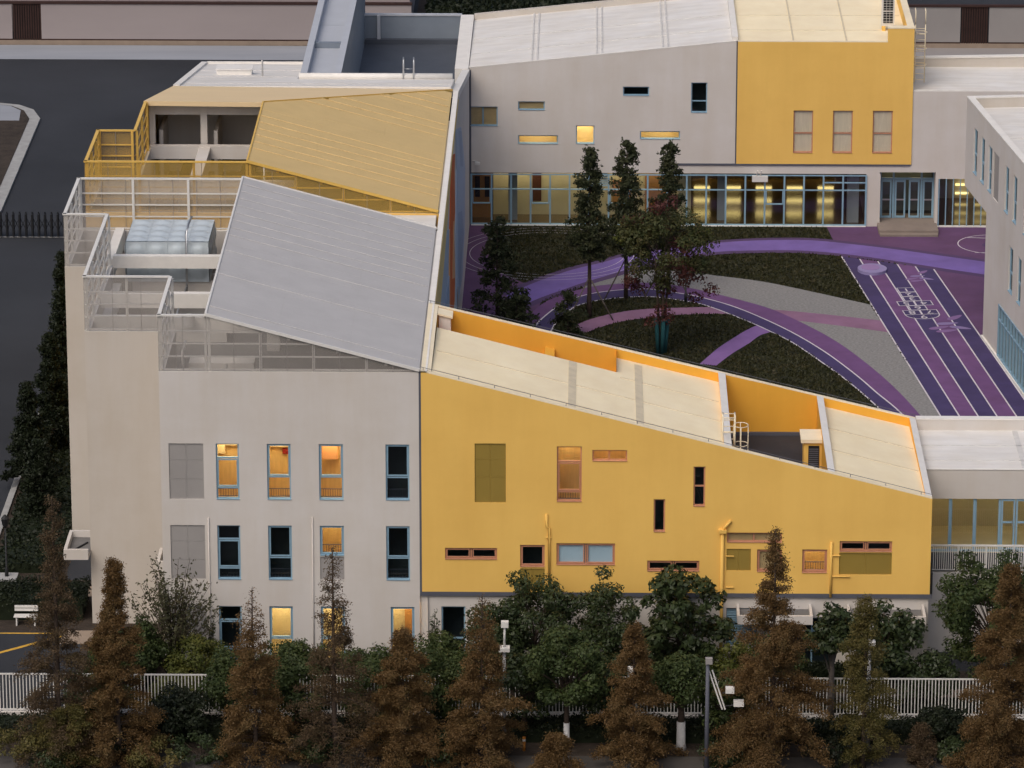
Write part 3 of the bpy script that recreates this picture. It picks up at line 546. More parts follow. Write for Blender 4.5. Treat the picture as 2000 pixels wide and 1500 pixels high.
wband([(49.5, 8.2), (58, 6.0), (62, 3.6), (52, 3.2), (48.5, 5.0)], 'paleblue', .056); wband([(52, 12.2), (57.5, 10.8), (61, 7.8), (55, 9.4)], 'paleblue', .056)
MB().fbox(FC, 47, 48.1, 2.4, 4.4, .06, .1).build('wall_vent', 'greyp', w1)
MB().box(-7.36, -7.08, 0, 52.5, 14.3, 14.36).build('wall_coping', 'cap', w1)
# link slab between the two mesh blocks
MB().box(-16.9, -7.5, 23.83, 26.97, 13.5, 14.22).build('link_roof', 'white_roof', w1); MB().box(-25.05, -16.9, 23.83, 26.97, 11.5, 11.9).build('link_roof', 'deck', w1)
# water tank
tk = thing('water_tank', 'pale blue steel water tank of domed square panels on the plant deck', 'water tank', (-19.95, 20.3, 13.2))
n = 8; tp = MB()
for i in range(n+1):
    for j in range(n+1):
        u, v = i/n*2-1, j/n*2-1; r = math.hypot(u, v)/.80; h = .12*max(0, 1-r*r)**.6 if r < 1 else 0
        e = .025 if max(abs(u), abs(v)) > .99 else 0; tp.v.append((u*.495, v*.495, h+e))
for i in range(n):
    for j in range(n): a = i*(n+1)+j; tp.f.append((a, a+n+1, a+n+2, a+1))
tme = tp.mesh('tank_panel', 'tank', True)
for i in range(4):
    for j in range(4): o = link('tank_panel', tme, tk, (-21.75+i, 18.8+j, 15.2))
    for z in (13.7, 14.7):
        o = link('tank_panel', tme, tk, (-21.75+i, 18.3, z)); o.rotation_euler = (R(90), 0, 0)
        o = link('tank_panel', tme, tk, (-18.25, 18.8+i, z)); o.rotation_euler = (R(90), 0, R(90))
        o = link('tank_panel', tme, tk, (-22.25, 18.8+i, z)); o.rotation_euler = (R(90), 0, R(-90))
MB().box(-22.24, -18.26, 18.31, 22.29, 13.2, 15.19).build('tank_shell', 'tank', tk)
for y in (18.5, 19.7, 20.9, 22.1): MB().box(-22, -17.9, y-.1, y+.1, 11.9, 13.2).build('tank_footing', 'white', tk)
MB().tube([(-19.3, 17.9, 12.2), (-19.3, 17.9, 15.7), (-19.2, 18.6, 16.1), (-19.15, 19.6, 16.1)], .055, 8).build('overflow_pipe', 'steel', tk, True)
MB().tube([(-19.3, 17.9, 13.1), (-19.6, 16.6, 12.4), (-19.6, 15, 12.4)], .055, 8).build('overflow_pipe', 'steel', tk, True)
# ------------------------------------------------------------------ west wing, yellow mesh block
w2 = thing('school_building', 'yellow mesh-roofed block of the west wing with open plant bays', 'building', (-15, 38, 0))
m = MB(); wall_face(m, frame(0, 27, 0, -1), -25.1, -7.1, 0, 14.3, []); wall_face(m, frame(-25.1, 0, -1, 0), -33.4, -27, 0, 14.3, []); wall_face(m, frame(-23.2, 0, -1, 0), -52.5, -33.4, 0, 14.3, [])
m.poly([(-25.1, 33.4, 0), (-23.2, 33.4, 0), (-23.2, 33.4, 14.3), (-25.1, 33.4, 14.3)]); m.build('wall', 'yellow', w2)
m = MB(); pin2 = [(-24.85, 27.25), (-7.6, 27.25), (-7.6, 46), (-22.95, 46), (-22.95, 33.15), (-24.85, 33.15)]
for i in range(6): a, c = pin2[i], pin2[(i+1) % 6]; m.poly([(*a, 11.9), (*a, 14.3), (*c, 14.3), (*c, 11.9)])
m.build('parapet_inner', 'white', w2); MB().poly([(*p, 11.9) for p in pin2]).build('deck', 'deck', w2)
po2 = [(-25.1, 27), (-7.1, 27), (-7.1, 46), (-23.2, 46), (-23.2, 33.4), (-25.1, 33.4)]; m = MB()
for i in range(6):
    j = (i+1) % 6
    if i != 2: m.poly([(*po2[i], 14.3), (*po2[j], 14.3), (*pin2[j], 14.3), (*pin2[i], 14.3)])
m.build('coping', 'ycap', w2)
S2 = lambda p0, p1, z1, inn: screen(w2, p0, p1, 14.3, ZT, z1, 'ymesh', 'ymetal', inn)
S2((-25.1, 27), (-16.9, 27), ZT, (0, 1)); S2((-16.9, 27), (XR, 27), 14.4, (0, 1)); S2((-25.1, 27), (-25.1, 33.4), ZT, (1, 0)); S2((-25.1, 33.4), (-23.2, 33.4), ZT, (0, -1)); S2((-23.2, 33.4), (-23.2, 39.4), ZT, (1, 0))
mesh_roof(w2, -16.95, XR, 26.97, lambda x: 39.2+(x+16.95)*(52.4-39.2)/(XR+16.95), 16.97, 14.42, 'yroof', 'ymetal', 38, 5)
# solid sloping panel behind the mesh
Q = [(-23.25, 39.45, 16.95), (-16.95, 39.25, 16.95), (XR, 52.45, 14.42), (XR, 52.6, 14.40), (-22.85, 52.6, 14.55)]
MB().poly(Q).poly([(x, y, z-.25) for x, y, z in Q][::-1]).poly([Q[0], (Q[0][0], Q[0][1], Q[0][2]-.25), (Q[1][0], Q[1][1], Q[1][2]-.25), Q[1]]).poly([Q[4], (Q[4][0], Q[4][1], Q[4][2]-.25), (Q[0][0], Q[0][1], Q[0][2]-.25), Q[0]]).build('sloping_panel', 'beige', w2)
MB().poly([(-23.2, 39.5, 14.3), (-23.2, 39.5, 16.7), (-22.85, 52.6, 14.3)]).build('gable', 'yellow', w2)
for bx, nm in (((-23.05, -22.75, 40.3, 40.7, 14.3, 16.65), 'column'), ((-20.35, -20.0, 40.3, 40.7, 14.4, 16.65), 'column'), ((-22.75, -16.8, 40.35, 40.65, 16.0, 16.5), 'beam'), ((-22.95, -15, 39.7, 40.1, 13.75, 14.45), 'beam'), ((-20.4, -19.8, 33.6, 40.1, 13.4, 14.4), 'beam'), ((-22.95, -15, 44.2, 44.4, 11.9, 15.4), 'partition'), ((-22.6, -22.4, 41, 44.2, 11.9, 15), 'partition'), ((-19.7, -19.5, 40.8, 44.2, 11.9, 15), 'partition'), ((-22.95, -15, 33.4, 33.8, 13.3, 14.2), 'beam')):
    MB().box(*bx).build(nm, 'white', w2)
for bx in ((-21.6, -20.9, 41, 44, 12.1, 12.5), (-18.4, -17.7, 41, 44, 12.1, 12.5), (-21.8, -17, 43.7, 44.15, 12.6, 12.9), (-18.8, -18.3, 37, 37.6, 11.9, 12.5)): MB().box(*bx).build('duct', 'dark', w2)
MB().tube([(-16.9, 38.5, 11.9), (-16.9, 38.5, 14.4)], .06, 8).build('vent_pipe', 'wmetal', w2, True)
# folded white roof behind it
sl_ = lambda x, y: 14.5-(y-52.6)*.172
MB().prism([(-22.85, 52.62), (-7.5, 52.62), (-7.5, 59.6), (-16.4, 59.6), (-16.4, 72.2), (-22.85, 72.2)], lambda x, y: sl_(x, y)-.5, sl_).build('roof', 'white_roof', w2)
m = MB(); wall_face(m, frame(-22.85, 0, -1, 0), -72.2, -52.6, 0, lambda a: sl_(0, -a)-.3, []); m.build('west_wall', 'white', w2)
def sbar(x0, x1, y0, y1, h, nm, mt, b=None, zf=sl_): MB().prism([(x0, y0), (x1, y0), (x1, y1), (x0, y1)], zf, lambda x, y: zf(x, y)+h).build(nm, mt, b or w2)
sbar(-22.85, -22.5, 52.7, 72.2, .12, 'roof_kerb', 'cap'); sbar(-22.5, -16.4, 71.9, 72.2, .14, 'roof_kerb', 'cap'); sbar(-22.5, -7.5, 52.66, 52.8, .05, 'roof_kerb', 'cap')
for k in range(3): y = 55.2+k*5.5; sbar(-22.4, -16.5 if y > 59 else -7.6, y, y+.07, .03, 'roof_seam', 'seamw')
MB().tube([(-16.3, 59.5, 13.45), (-7.6, 59.5, 13.45)], .2, 10).build('roof_pipe', 'cap', w2, True)
MB().prism([(-7.5, 52.52), (-7.06, 52.52), (-7.06, 76.25), (-7.5, 76.25)], lambda x, y: zw(y)-.35, lambda x, y: zw(y)+.05).build('sloping_coping', 'cap', w2)
o = MB().box(-21.2, -19.2, 62.4, 63.6, 12.2, 13.1).build('roof_hatch', 'cap', w2); MB().box(-21.25, -19.15, 62.35, 63.65, 13.1, 13.16).build('hatch_lid', 'white_roof', o)
MB().tube([(-18.5, 61.4, 12.8), (-18.5, 61.4, 13.85), (-18.5, 61.1, 13.95)], .05, 8).build('vent_pipe', 'wmetal', w2, True)
# sunken terrace and the blue-grey duct roof
MB().poly([(-14.1, 59.7, 8), (-7.95, 59.7, 8), (-7.95, 91, 8), (-14.1, 91, 8)]).build('terrace_floor', 'bluegreyd', w2)
MB().box(-14.9, -7.9, 91, 91.3, 0, 9.75).build('terrace_wall', 'bluegrey', w2); MB().box(-14.9, -7.9, 90.95, 91.35, 9.75, 9.85).build('terrace_coping', 'bluegreyl', w2)
MB().box(-14.0, -8, 90.6, 91, 8, 8.3).build('terrace_plinth', 'bluegreyd', w2); MB().box(-13.25, -13.05, 90.75, 90.95, 8.3, 9.8).build('downpipe', 'bluegreyl', w2)
MB().box(-14.1, -7.5, 59.62, 59.7, 8, 13.2).build('terrace_front', 'bluegreyd', w2)
MB().box(-16.35, -16.0, 60.2, 92, 8, 13.05).build('duct_side', 'bluegreyl', w2); MB().box(-14.4, -14.05, 60.2, 92, 8, 13.05).build('duct_side', 'bluegrey', w2); MB().box(-16.36, -15.98, 60.18, 92, 13.05, 13.11).build('duct_cap', 'bluegreyl', w2); MB().box(-14.42, -14.03, 60.18, 92, 13.05, 13.11).build('duct_cap', 'bluegreyl', w2)
for a, c in ((61.8, 70.0), (70.3, 76.0), (76.05, 84), (84.05, 92)): MB().box(-16, -14.4, a, c, 12.3, 12.6).build('duct_roof_panel', 'bluegreyl', w2)
MB().box(-16, -14.4, 70.0, 70.3, 12.4, 12.95).build('duct_beam', 'bluegrey', w2); MB().box(-16, -14.4, 60.2, 60.4, 10, 12.6).build('duct_end', 'bluegrey', w2)
ld = MB()
for x in (-10.38, -9.8): ld.tube([(x, 59.3, 13.3), (x, 59.3, 14.4), (x, 59.55, 14.55), (x, 59.9, 14.4), (x, 59.95, 9)], .045, 8)
for z in np.arange(9.3, 14, .3): ld.tube([(-10.38, 59.93, z), (-9.8, 59.93, z)], .02, 6)
ld.build('roof_ladder', 'steel', w2, True)
MB().box(-8.9, -7.6, 59.8, 61.2, 12.6, 12.75).build('access_plate', 'bluegreyl', w2)
# ------------------------------------------------------------------ yellow front block
b3 = thing('school_building', 'large yellow block with sloping cream roof and scattered small windows at the street front', 'building', (4, 5, 0))
XA, XB = -7.36, 15.64; zt = lambda x: 14.42-.2563*(x+7.4); yr = lambda x: 10.8+(x+7.4)*.05
YW = [((-4.96, -3.56, 8.17, 10.98), 'L'), ((-1.26, -.14, 8.24, 10.86), dict(hs=(.17, .72), state='dim', guard=True, sash=((0, 1),))), ((.33, 1.90, 10.17, 10.70), dict(vs=(.48,), state='dim')),
 ((4.89, 5.42, 8.05, 9.94), dict(hs=(.5,), state='dark')), ((3.11, 3.63, 6.82, 8.38), dict(state='dark')), ((-6.31, -3.95, 5.46, 6.01), dict(vs=(.5,), state='dark', sash=((0, 0), (1, 0)))),
 ((-2.91, -1.80, 5.12, 6.17), dict(state='dark', sash=((0, 0),))), ((-2.91, -1.80, 3.98, 5.04), 'L'), ((-1.27, 1.38, 5.22, 6.26), dict(vs=(.5,), state='blind', sash=((0, 0), (1, 0)))),
 ((2.84, 5.20, 4.94, 5.45), dict(vs=(.5,), state='dark', sash=((0, 0), (1, 0)))), ((6.43, 8.91, 6.34, 6.81), dict(vs=(.49,), state='blind', bm='woodtone')), ((6.42, 7.52, 4.98, 6.03), 'L'), ((7.80, 8.93, 4.94, 6.01), dict(state='blind', bm='woodtone', sash=((0, 0),))),  # wood-toned sheets behind the glass stand in for lamp-lit rooms
 ((9.84, 10.97, 4.90, 6.02), dict(state='dim', guard=True, sash=((0, 0),))), ((11.52, 13.89, 5.92, 6.43), dict(vs=(.5,), state='dark', sash=((0, 0), (1, 0)))), ((11.51, 13.89, 4.82, 5.86), 'L')]
m = MB(); wall_face(m, FR, XA, XB, 3.9, lambda a: zt(a)-.06, [r for r, _ in YW], .2)
m.poly([(XB, 0, 3.9), (XB, yr(XB), 3.9), (XB, yr(XB), zt(XB)-.06), (XB, 0, zt(XB)-.06)]); m.poly([(XA, yr(XA), 3.9), (XA, yr(XA), zt(XA)-.06), (XB, yr(XB), zt(XB)-.06), (XB, yr(XB), 3.9)])
m.build('yellow_wall', 'yellow', b3)
for r, k in YW:
    if k == 'L': louvre(b3, FR, r, 'ylouv', 'ymetal', hs=(.43, .72) if r[3]-r[2] > 2 else ())
    else: window(b3, FR, r, 'copper', depth=1.5, **k)
MB().fbox(FR, XA-.1, XB+.12, 3.70, 3.9, -.1, .0).build('bottom_trim', 'trim', b3); MB().fbox(FR, XA-.1, XA, 3.9, 14.3, -.1, -.004).build('side_trim', 'trim', b3); MB().box(XB, XB+.12, .02, 3.2, 3.9, 4.9).build('corner_shade', 'dark', b3)  # dark box paints in the shading low on the right corner
low = [(-6.49, -5.4, .55, 3.15), (6.45, 7.85, 1.3, 3.15), (9.3, 11.4, .05, 2.7), (12.6, 14.6, .05, 2.7)]
Fl = frame(0, .12, 0, -1); m = MB(); wall_face(m, Fl, -7.46, 15.6, 0, 3.7, low); m.poly([(15.6, .12, 0), (15.6, 5.5, 0), (15.6, 5.5, 3.9), (15.6, .12, 3.9)]); m.build('base_wall', 'white', b3)
window(b3, Fl, low[0], 'blue', hs=(.4,), state='dark', depth=1.5)
window(b3, Fl, low[2], 'blue', vs=(.5,), hs=(.75,), state='dark', depth=1.5); window(b3, Fl, low[3], 'blue', vs=(.5,), hs=(.75,), state='dark', depth=1.5)
o = MB().fbox(Fl, *low[1][:2], *low[1][2:], -.4, -.3).build('shutter_back', 'dark', b3)
for z in np.arange(1.34, 3.1, .11): MB().hexa([Fl(6.47, z, -.1), Fl(7.83, z, -.1), Fl(7.83, z+.02, -.2), Fl(6.47, z+.02, -.2), Fl(6.47, z+.05, -.1), Fl(7.83, z+.05, -.1), Fl(7.83, z+.09, -.2), Fl(6.47, z+.09, -.2)]).build('slat', 'blue', o)
for x0, x1 in ((6.9, 10.3), (11.9, 15.4)):
    o = MB().box(x0, x1, -1.5, .11, 2.95, 3.08).build('canopy', 'white', b3); MB().box(x0+.13, x1-.13, -1.36, .1, 3.08, 3.12).build('canopy_tray', 'deck', o)
    for bx in ((x0, x1, -1.5, -1.37), (x1-.12, x1, -1.37, .11), (x0, x0+.12, -1.37, .11)): MB().box(*bx, 3.08, 3.36).build('canopy_upstand', 'white', o)
# pipes on the yellow wall
P = [[(-1.72, -.06, 7.65), (-1.72, -.06, 7.05), (-1.60, -.06, 7.0), (-1.60, -.06, 4.4)], [(11.15, -.06, 6.4), (11.15, -.06, 3.75)]]
for p in P: MB().tube(p, .055, 8).build('drain_pipe', 'yellow', b3, True)
MB().tube([(6.22, -.09, 6.95), (6.22, -.09, .3)], .08, 10).build('drain_pipe', 'yellow', b3, True); MB().box(6.04, 6.40, -.24, 0, 6.84, 7.0).build('rain_hopper', 'yellow', b3); MB().tube([(6.25, -.12, 7.0), (6.6, -.06, 7.4)], .065, 8).build('drain_elbow', 'yellow', b3, True)
for x, z, l in ((6.4, 5.7, .35), (6.4, 4.2, .35), (11.2, 5.75, .35), (11.2, 4.75, .8), (-1.75, 6.55, .25)): MB().tube([(x, -.06, z), (x+l, -.06, z)], .03, 6).build('pipe_clip', 'yellow', b3)
# parapets
def cap(x0, x1, y0f, y1f, h=.06, m='ycap', nm='parapet_coping'): MB().prism([(x0, y0f(x0)), (x1, y0f(x1)), (x1, y1f(x1)), (x0, y1f(x0))], lambda x, y: zt(x)-h, lambda x, y: zt(x)).build(nm, m, b3)
cap(XA, XB, lambda x: 0, lambda x: .22); cap(XA, XB, lambda x: yr(x)-.22, lambda x: yr(x)); cap(XA, XA+.45, lambda x: .22, lambda x: yr(x)-.22); cap(15.35, XB, lambda x: .22, lambda x: yr(x)-.22, m='cap')
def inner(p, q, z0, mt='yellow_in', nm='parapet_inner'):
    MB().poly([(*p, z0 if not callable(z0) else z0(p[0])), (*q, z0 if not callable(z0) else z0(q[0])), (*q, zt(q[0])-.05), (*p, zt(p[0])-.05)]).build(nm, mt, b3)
rz1 = lambda x: zt(x)-.12; rz3 = lambda x: zt(x)-.55
for yo in (lambda x: .08, lambda x: yr(x)-.08):
    MB().tube([(x, yo(x), zt(x)+.13) for x in (XA, 4, XB)], .013, 4).build('lightning_wire', 'trim', b3)
    for x in np.arange(XA+.1, XB, 1.6): MB().tube([(x, yo(x), zt(x)-.02), (x, yo(x), zt(x)+.14)], .013, 4).build('wire_clip', 'trim', b3)
# section one: roof plate with a well behind it
cross1, cross2 = 6.28, 10.95
def roofplate(poly, zf, nm='roof_plate', mt='cream_roof'): MB().prism(poly, lambda x, y: zf(x)-.4, lambda x, y: zf(x)).build(nm, mt, b3)
def tilt(poly, f, nm='roof_plate', mt='cream_roof', t=.35): MB().prism(poly, lambda x, y: f(x, y)-t, f).build(nm, mt, b3)
fz = lambda x, y: zt(x)-.09-.035*y
for x0, x1 in ((-6.9, -.602), (-.6, 1.448)): tilt([(x0, .225), (x1, .225), (x1, 8.4), (x0, 8.4)], fz)
for x0, x1 in ((1.45, 2.468), (2.47, cross1)): tilt([(x0, .225), (x1, .225), (x1, yr(x1)-.23), (x0, yr(x0)-.23)], fz)
def seam(x0, y0, x1, y1, w=.12):
    d = Vector((x1-x0, y1-y0)); d.normalize(); n_ = Vector((-d.y, d.x))*w/2
    MB().prism([(x0-n_.x, y0-n_.y), (x1-n_.x, y1-n_.y), (x1+n_.x, y1+n_.y), (x0+n_.x, y0+n_.y)], lambda x, y: fz(x, y)-.01, lambda x, y: fz(x, y)+.025).build('roof_seam', 'seamc', b3)
seam(-.6, .3, -.6, 8.3, .35); seam(2.47, .3, 2.47, 10.6, .35); seam(-6.8, 4.3, 6.2, 4.3, .06); seam(-6.8, .9, 6.2, .9, .04); seam(1.6, 7.6, 6.2, 7.6, .06)
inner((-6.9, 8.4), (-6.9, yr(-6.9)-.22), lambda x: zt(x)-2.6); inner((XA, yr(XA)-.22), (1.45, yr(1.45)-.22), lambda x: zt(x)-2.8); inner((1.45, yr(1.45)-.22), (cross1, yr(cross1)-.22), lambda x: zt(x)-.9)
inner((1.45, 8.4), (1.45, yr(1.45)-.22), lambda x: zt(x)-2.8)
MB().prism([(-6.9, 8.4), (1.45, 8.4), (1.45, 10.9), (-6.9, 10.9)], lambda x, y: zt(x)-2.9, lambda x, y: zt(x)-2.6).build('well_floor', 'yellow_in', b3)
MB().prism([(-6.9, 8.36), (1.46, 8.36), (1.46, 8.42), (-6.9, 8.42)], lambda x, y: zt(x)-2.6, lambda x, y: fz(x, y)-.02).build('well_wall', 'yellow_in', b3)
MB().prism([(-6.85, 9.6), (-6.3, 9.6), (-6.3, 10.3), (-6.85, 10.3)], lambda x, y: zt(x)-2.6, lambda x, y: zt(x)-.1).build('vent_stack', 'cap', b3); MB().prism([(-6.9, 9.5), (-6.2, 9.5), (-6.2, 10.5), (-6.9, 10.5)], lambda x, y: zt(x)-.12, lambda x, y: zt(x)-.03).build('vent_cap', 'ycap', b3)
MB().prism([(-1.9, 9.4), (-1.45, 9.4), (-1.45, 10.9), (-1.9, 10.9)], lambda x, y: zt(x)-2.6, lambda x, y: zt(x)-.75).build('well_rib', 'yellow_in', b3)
# section two: sunken terrace
for x0, x1 in ((cross1, cross1+.3), (cross2, cross2+.28)):
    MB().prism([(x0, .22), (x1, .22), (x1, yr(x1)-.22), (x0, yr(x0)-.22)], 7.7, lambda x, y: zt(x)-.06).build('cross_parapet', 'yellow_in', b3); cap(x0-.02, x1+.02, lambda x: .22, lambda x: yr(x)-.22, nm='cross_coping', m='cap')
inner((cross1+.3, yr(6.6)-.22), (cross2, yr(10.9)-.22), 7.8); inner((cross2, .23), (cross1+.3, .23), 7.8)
MB().poly([(cross1+.3, .23, 7.8), (cross2, .23, 7.8), (cross2, 11.5, 7.8), (cross1+.3, 11.5, 7.8)]).build('terrace_floor', 'darkfloor', b3); MB().box(cross1+.3, cross2, 11.2, 11.34, 7.8, 7.95).build('terrace_skirting', 'trim', b3)
o = MB().box(10.12, 10.94, 6.0, 7.4, 7.8, 9.15).build('plant_kiosk', 'yellow', b3); MB().box(9.97, 11.2, 5.9, 7.5, 9.15, 9.32).build('kiosk_roof', 'ycap', o); MB().box(10.32, 10.82, 5.95, 6.0, 7.85, 9.0).build('kiosk_door', 'dark', o)
for z in np.arange(7.95, 8.95, .1): MB().bar((10.35, 5.93, z), (10.79, 5.93, z), .03, .05).build('door_slat', 'trim', o)
ld = MB()
for x in (6.2, 6.75): ld.tube([(x, .9, 10.35), (x, .9, 12.0), (x, 1.6, 12.0), (x, 1.7, 7.8)], .035, 8)
for z in (10.6, 11.3, 11.95): ld.tube([(6.2, .9, z), (6.75, .9, z)], .025, 6)
for z in np.arange(8, 11.9, .3): ld.tube([(6.2, 1.7, z), (6.75, 1.7, z)], .02, 6)
for zz in (11.3, 10.4, 9.5): ld.tube([(7.05+.33*math.cos(t), 1.9+.4*math.sin(t), zz) for t in np.linspace(0, 2*math.pi, 17)], .02, 6)
for t in (0, 1.6, 3.1, 4.7): ld.tube([(7.05+.33*math.cos(t), 1.9+.4*math.sin(t), z) for z in (11.3, 8.6)], .02, 6)
ld.build('caged_ladder', 'ycap', b3, True)
# section three
f3 = lambda x, y: zt(x)-.45-.0*y
tilt([(cross2+.28, .225), (15.35, .225), (15.35, yr(15.3)-.23), (cross2+.28, yr(11)-.23)], lambda x, y: zt(x)-.12-.03*y)
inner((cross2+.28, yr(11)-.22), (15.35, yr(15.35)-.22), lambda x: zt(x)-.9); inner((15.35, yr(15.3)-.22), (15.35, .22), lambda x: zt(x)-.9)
for y in (4.2, 7.8):
    MB().prism([(11.3, y), (15.3, y), (15.3, y+.07), (11.3, y+.07)], lambda x, yy: zt(x)-.13-.03*yy, lambda x, yy: zt(x)-.095-.03*yy).build('roof_seam', 'seamc', b3)
# ------------------------------------------------------------------ low link building on the right
b4 = thing('school_building', 'low white flat-roofed link building with glazed gallery and balcony at right', 'building', (22, 7, 0))
X4 = 34; F4 = frame(0, 5.6, 0, -1); m = MB(); m.poly([(15.66, 5.5, 6.62), (X4, 5.5, 6.62), (X4, 5.5, 8.02), (15.66, 5.5, 8.02)]); m.poly([(15.66, 5.5, 6.62), (15.66, 8, 6.62), (X4, 8, 6.62), (X4, 5.5, 6.62)]); m.build('fascia', 'white', b4)
MB().box(15.66, X4, 5.55, 11.6, 7.6, 7.98).build('roof', 'white_roof', b4); MB().box(15.66, X4, 5.5, 5.7, 8.0, 8.06).build('roof_edge', 'cap', b4); MB().box(15.66, X4, 11.6, 12, 0, 8.5).build('rear_wall', 'white', b4); MB().box(15.66, X4, 11.58, 12.02, 8.5, 8.56).build('rear_coping', 'cap', b4)
for y in (7.0, 9.2): MB().box(15.7, X4, y, y+.06, 7.975, 8.0).build('roof_seam', 'seamw', b4)
MB().box(20.2, 20.45, 5.7, 11.6, 7.975, 8.0).build('roof_seam', 'seamw', b4)
gx = [15.7, 16.9, 18.03, 19.2]
for i, x in enumerate(gx[1:]+[21.6, 22.8, 24, 25.2]): MB().fbox(F4, x-.055, x+.055, 4.0, 6.62, -.12, .02).build('mullion', 'blue', b4)
for x in gx[1:3]: MB().fbox(F4, x+.06, x+.1, 4.0, 6.62, -.1, 0).build('mullion', 'blue', b4)
gl = gx+[21.6, 22.8, 24, 25.2, X4]
for a, c in zip(gl, gl[1:]): MB().poly([F4(a, 4.0, -.06), F4(c, 4.0, -.06), F4(c, 6.62, -.06), F4(a, 6.62, -.06)]).build('pane', 'glassf', b4)
MB().fbox(F4, 15.7, X4, 4.0, 4.1, -.12, .01).build('sill_rail', 'blue', b4)
for x0 in (19.27, 19.95, 20.75):
    o = MB().fbox(F4, x0, x0+.08, 4.1, 6.6, -.02, .05).fbox(F4, x0+.56, x0+.64, 4.1, 6.6, -.02, .05).fbox(F4, x0+.08, x0+.56, 4.1, 4.2, -.02, .047).fbox(F4, x0+.08, x0+.56, 6.5, 6.6, -.02, .047).fbox(F4, x0+.08, x0+.56, 5.42, 5.5, -.02, .047).build('gallery_door', 'blue', b4); MB().fbox(F4, x0+.5, x0+.53, 5.2, 5.6, .05, .1).build('door_handle', 'steel', o)
m = MB(); m.poly([(15.7, 9.3, 4), (X4, 9.3, 4), (X4, 9.3, 6.8), (15.7, 9.3, 6.8)]); m.poly([(15.7, 5.6, 6.8), (15.7, 9.5, 6.8), (X4, 9.5, 6.8), (X4, 5.6, 6.8)]); m.build('gallery_wall', 'roomcream', b4)
MB().poly([(15.7, 3, 4.0), (X4, 3, 4.0), (X4, 5.5, 4.0), (15.7, 5.5, 4.0)]).build('balcony_floor', 'darkfloor', b4); MB().poly([(15.7, 5.5, 4.0), (X4, 5.5, 4.0), (X4, 9.3, 4.0), (15.7, 9.3, 4.0)]).build('gallery_floor', 'roomcream', b4)
for x in np.arange(17, 33, 3.2): MB().box(x-.9, x+.9, 7.6, 8.2, 6.72, 6.78).build('ceiling_lamp', 'lampg', b4)
MB().box(15.74, X4, 3.0, 3.2, 0, 3.9).build('balcony_wall', 'white', b4)
pk = MB().box(-.018, .018, -.015, .015, 0, 1.14).mesh('baluster', 'wmetal'); x = 16.0
while x < 25.0: link('baluster', pk, b4, (x, 3.08, 4.0)); x += .098
for x in (15.85, 17.15, 18.42, 19.7, 21, 22.3): MB().box(x-.035, x+.035, 3.05, 3.12, 3.9, 5.2).build('railing_post', 'wmetal', b4)
MB().box(15.8, 25.2, 3.04, 3.13, 5.14, 5.21).build('handrail', 'wmetal', b4); MB().box(15.8, 25.2, 3.05, 3.12, 3.96, 4.01).build('bottom_rail', 'wmetal', b4)
# ------------------------------------------------------------------ far building across the courtyard
b5 = thing('school_building', 'far grey and yellow building with long ground floor glazing across the courtyard', 'building', (8, 80, 0))
FF = frame(0, 76.8, 0, -1); z5 = lambda x: 9.85+(x+7.2)*.1055
FW = [((-7.05, -5.38, 6.21, 7.42), dict(vs=(.47,), state='blind', bm='woodtone')), ((-4.14, -2.53, 7.21, 7.75), dict(state='blind', bm='woodtone')), ((-4.14, -1.72, 5.11, 5.64), dict(state='cream')), ((-.64, .48, 5.12, 6.26), dict(state='cream')), ((2.19, 3.77, 8.13, 8.69), dict(state='dark')), ((6.30, 7.28, 7.09, 8.96), dict(hs=(.38,), state='dark')), ((3.24, 5.66, 5.43, 5.93), dict(state='cream'))]
YF = [(12.5, 13.69), (14.88, 16.08), (17.29, 18.49)]
m = MB(); wall_face(m, FF, -7.1, 9.0, 3.3, lambda a: z5(a)-.05, [r for r, _ in FW], extra=(4.9,)); m.build('grey_wall', 'white', b5)
for r, k in FW: window(b5, FF, r, 'blue', depth=1.5, **k)
Fy = frame(0, 76.72, 0, -1)
m = MB(); wall_face(m, Fy, 9.08, 19.67, 3.93, lambda a: 11.5 if a < 18.1 else 12.35, [(a, c, 4.63, 7.27) for a, c in YF], extra=(18.09, 18.1)); m.poly([(19.67, 76.72, 3.93), (19.67, 91, 3.93), (19.67, 91, 12.3), (19.67, 76.72, 12.35)]); m.build('yellow_wall', 'yellow', b5)
for a, c in YF: window(b5, Fy, (a, c, 4.63, 7.27), 'copper', hs=(.46,), state='blind', guard=True, depth=1.4, bm='curtain')
MB().fbox(FF, 9.0, 9.08, 3.85, 11.5, -.2, -.02).build('joint', 'trim', b5); MB().fbox(FF, 5.0, 19.6, 3.83, 3.93, -.2, .075).build('joint', 'trim', b5); MB().fbox(FF, -7.1, -6.98, 0, 9.7, -.1, .02).build('downpipe', 'trim', b5)
for q in ((9.0, 17.8, 3.3, 3.84), (16.98, 17.84, 0, 3.3), (17.8, 19.67, 3.42, 3.84), (19.67, 36, 3.42, 8.45), (-7.1, -6.98, 0, 3.3), (21.18, 21.35, 0, 3.42), (21.35, 36, 3.02, 3.42)):
    m = MB(); wall_face(m, FF, q[0], q[1], q[2], q[3], []); m.build('base_wall', 'white', b5)
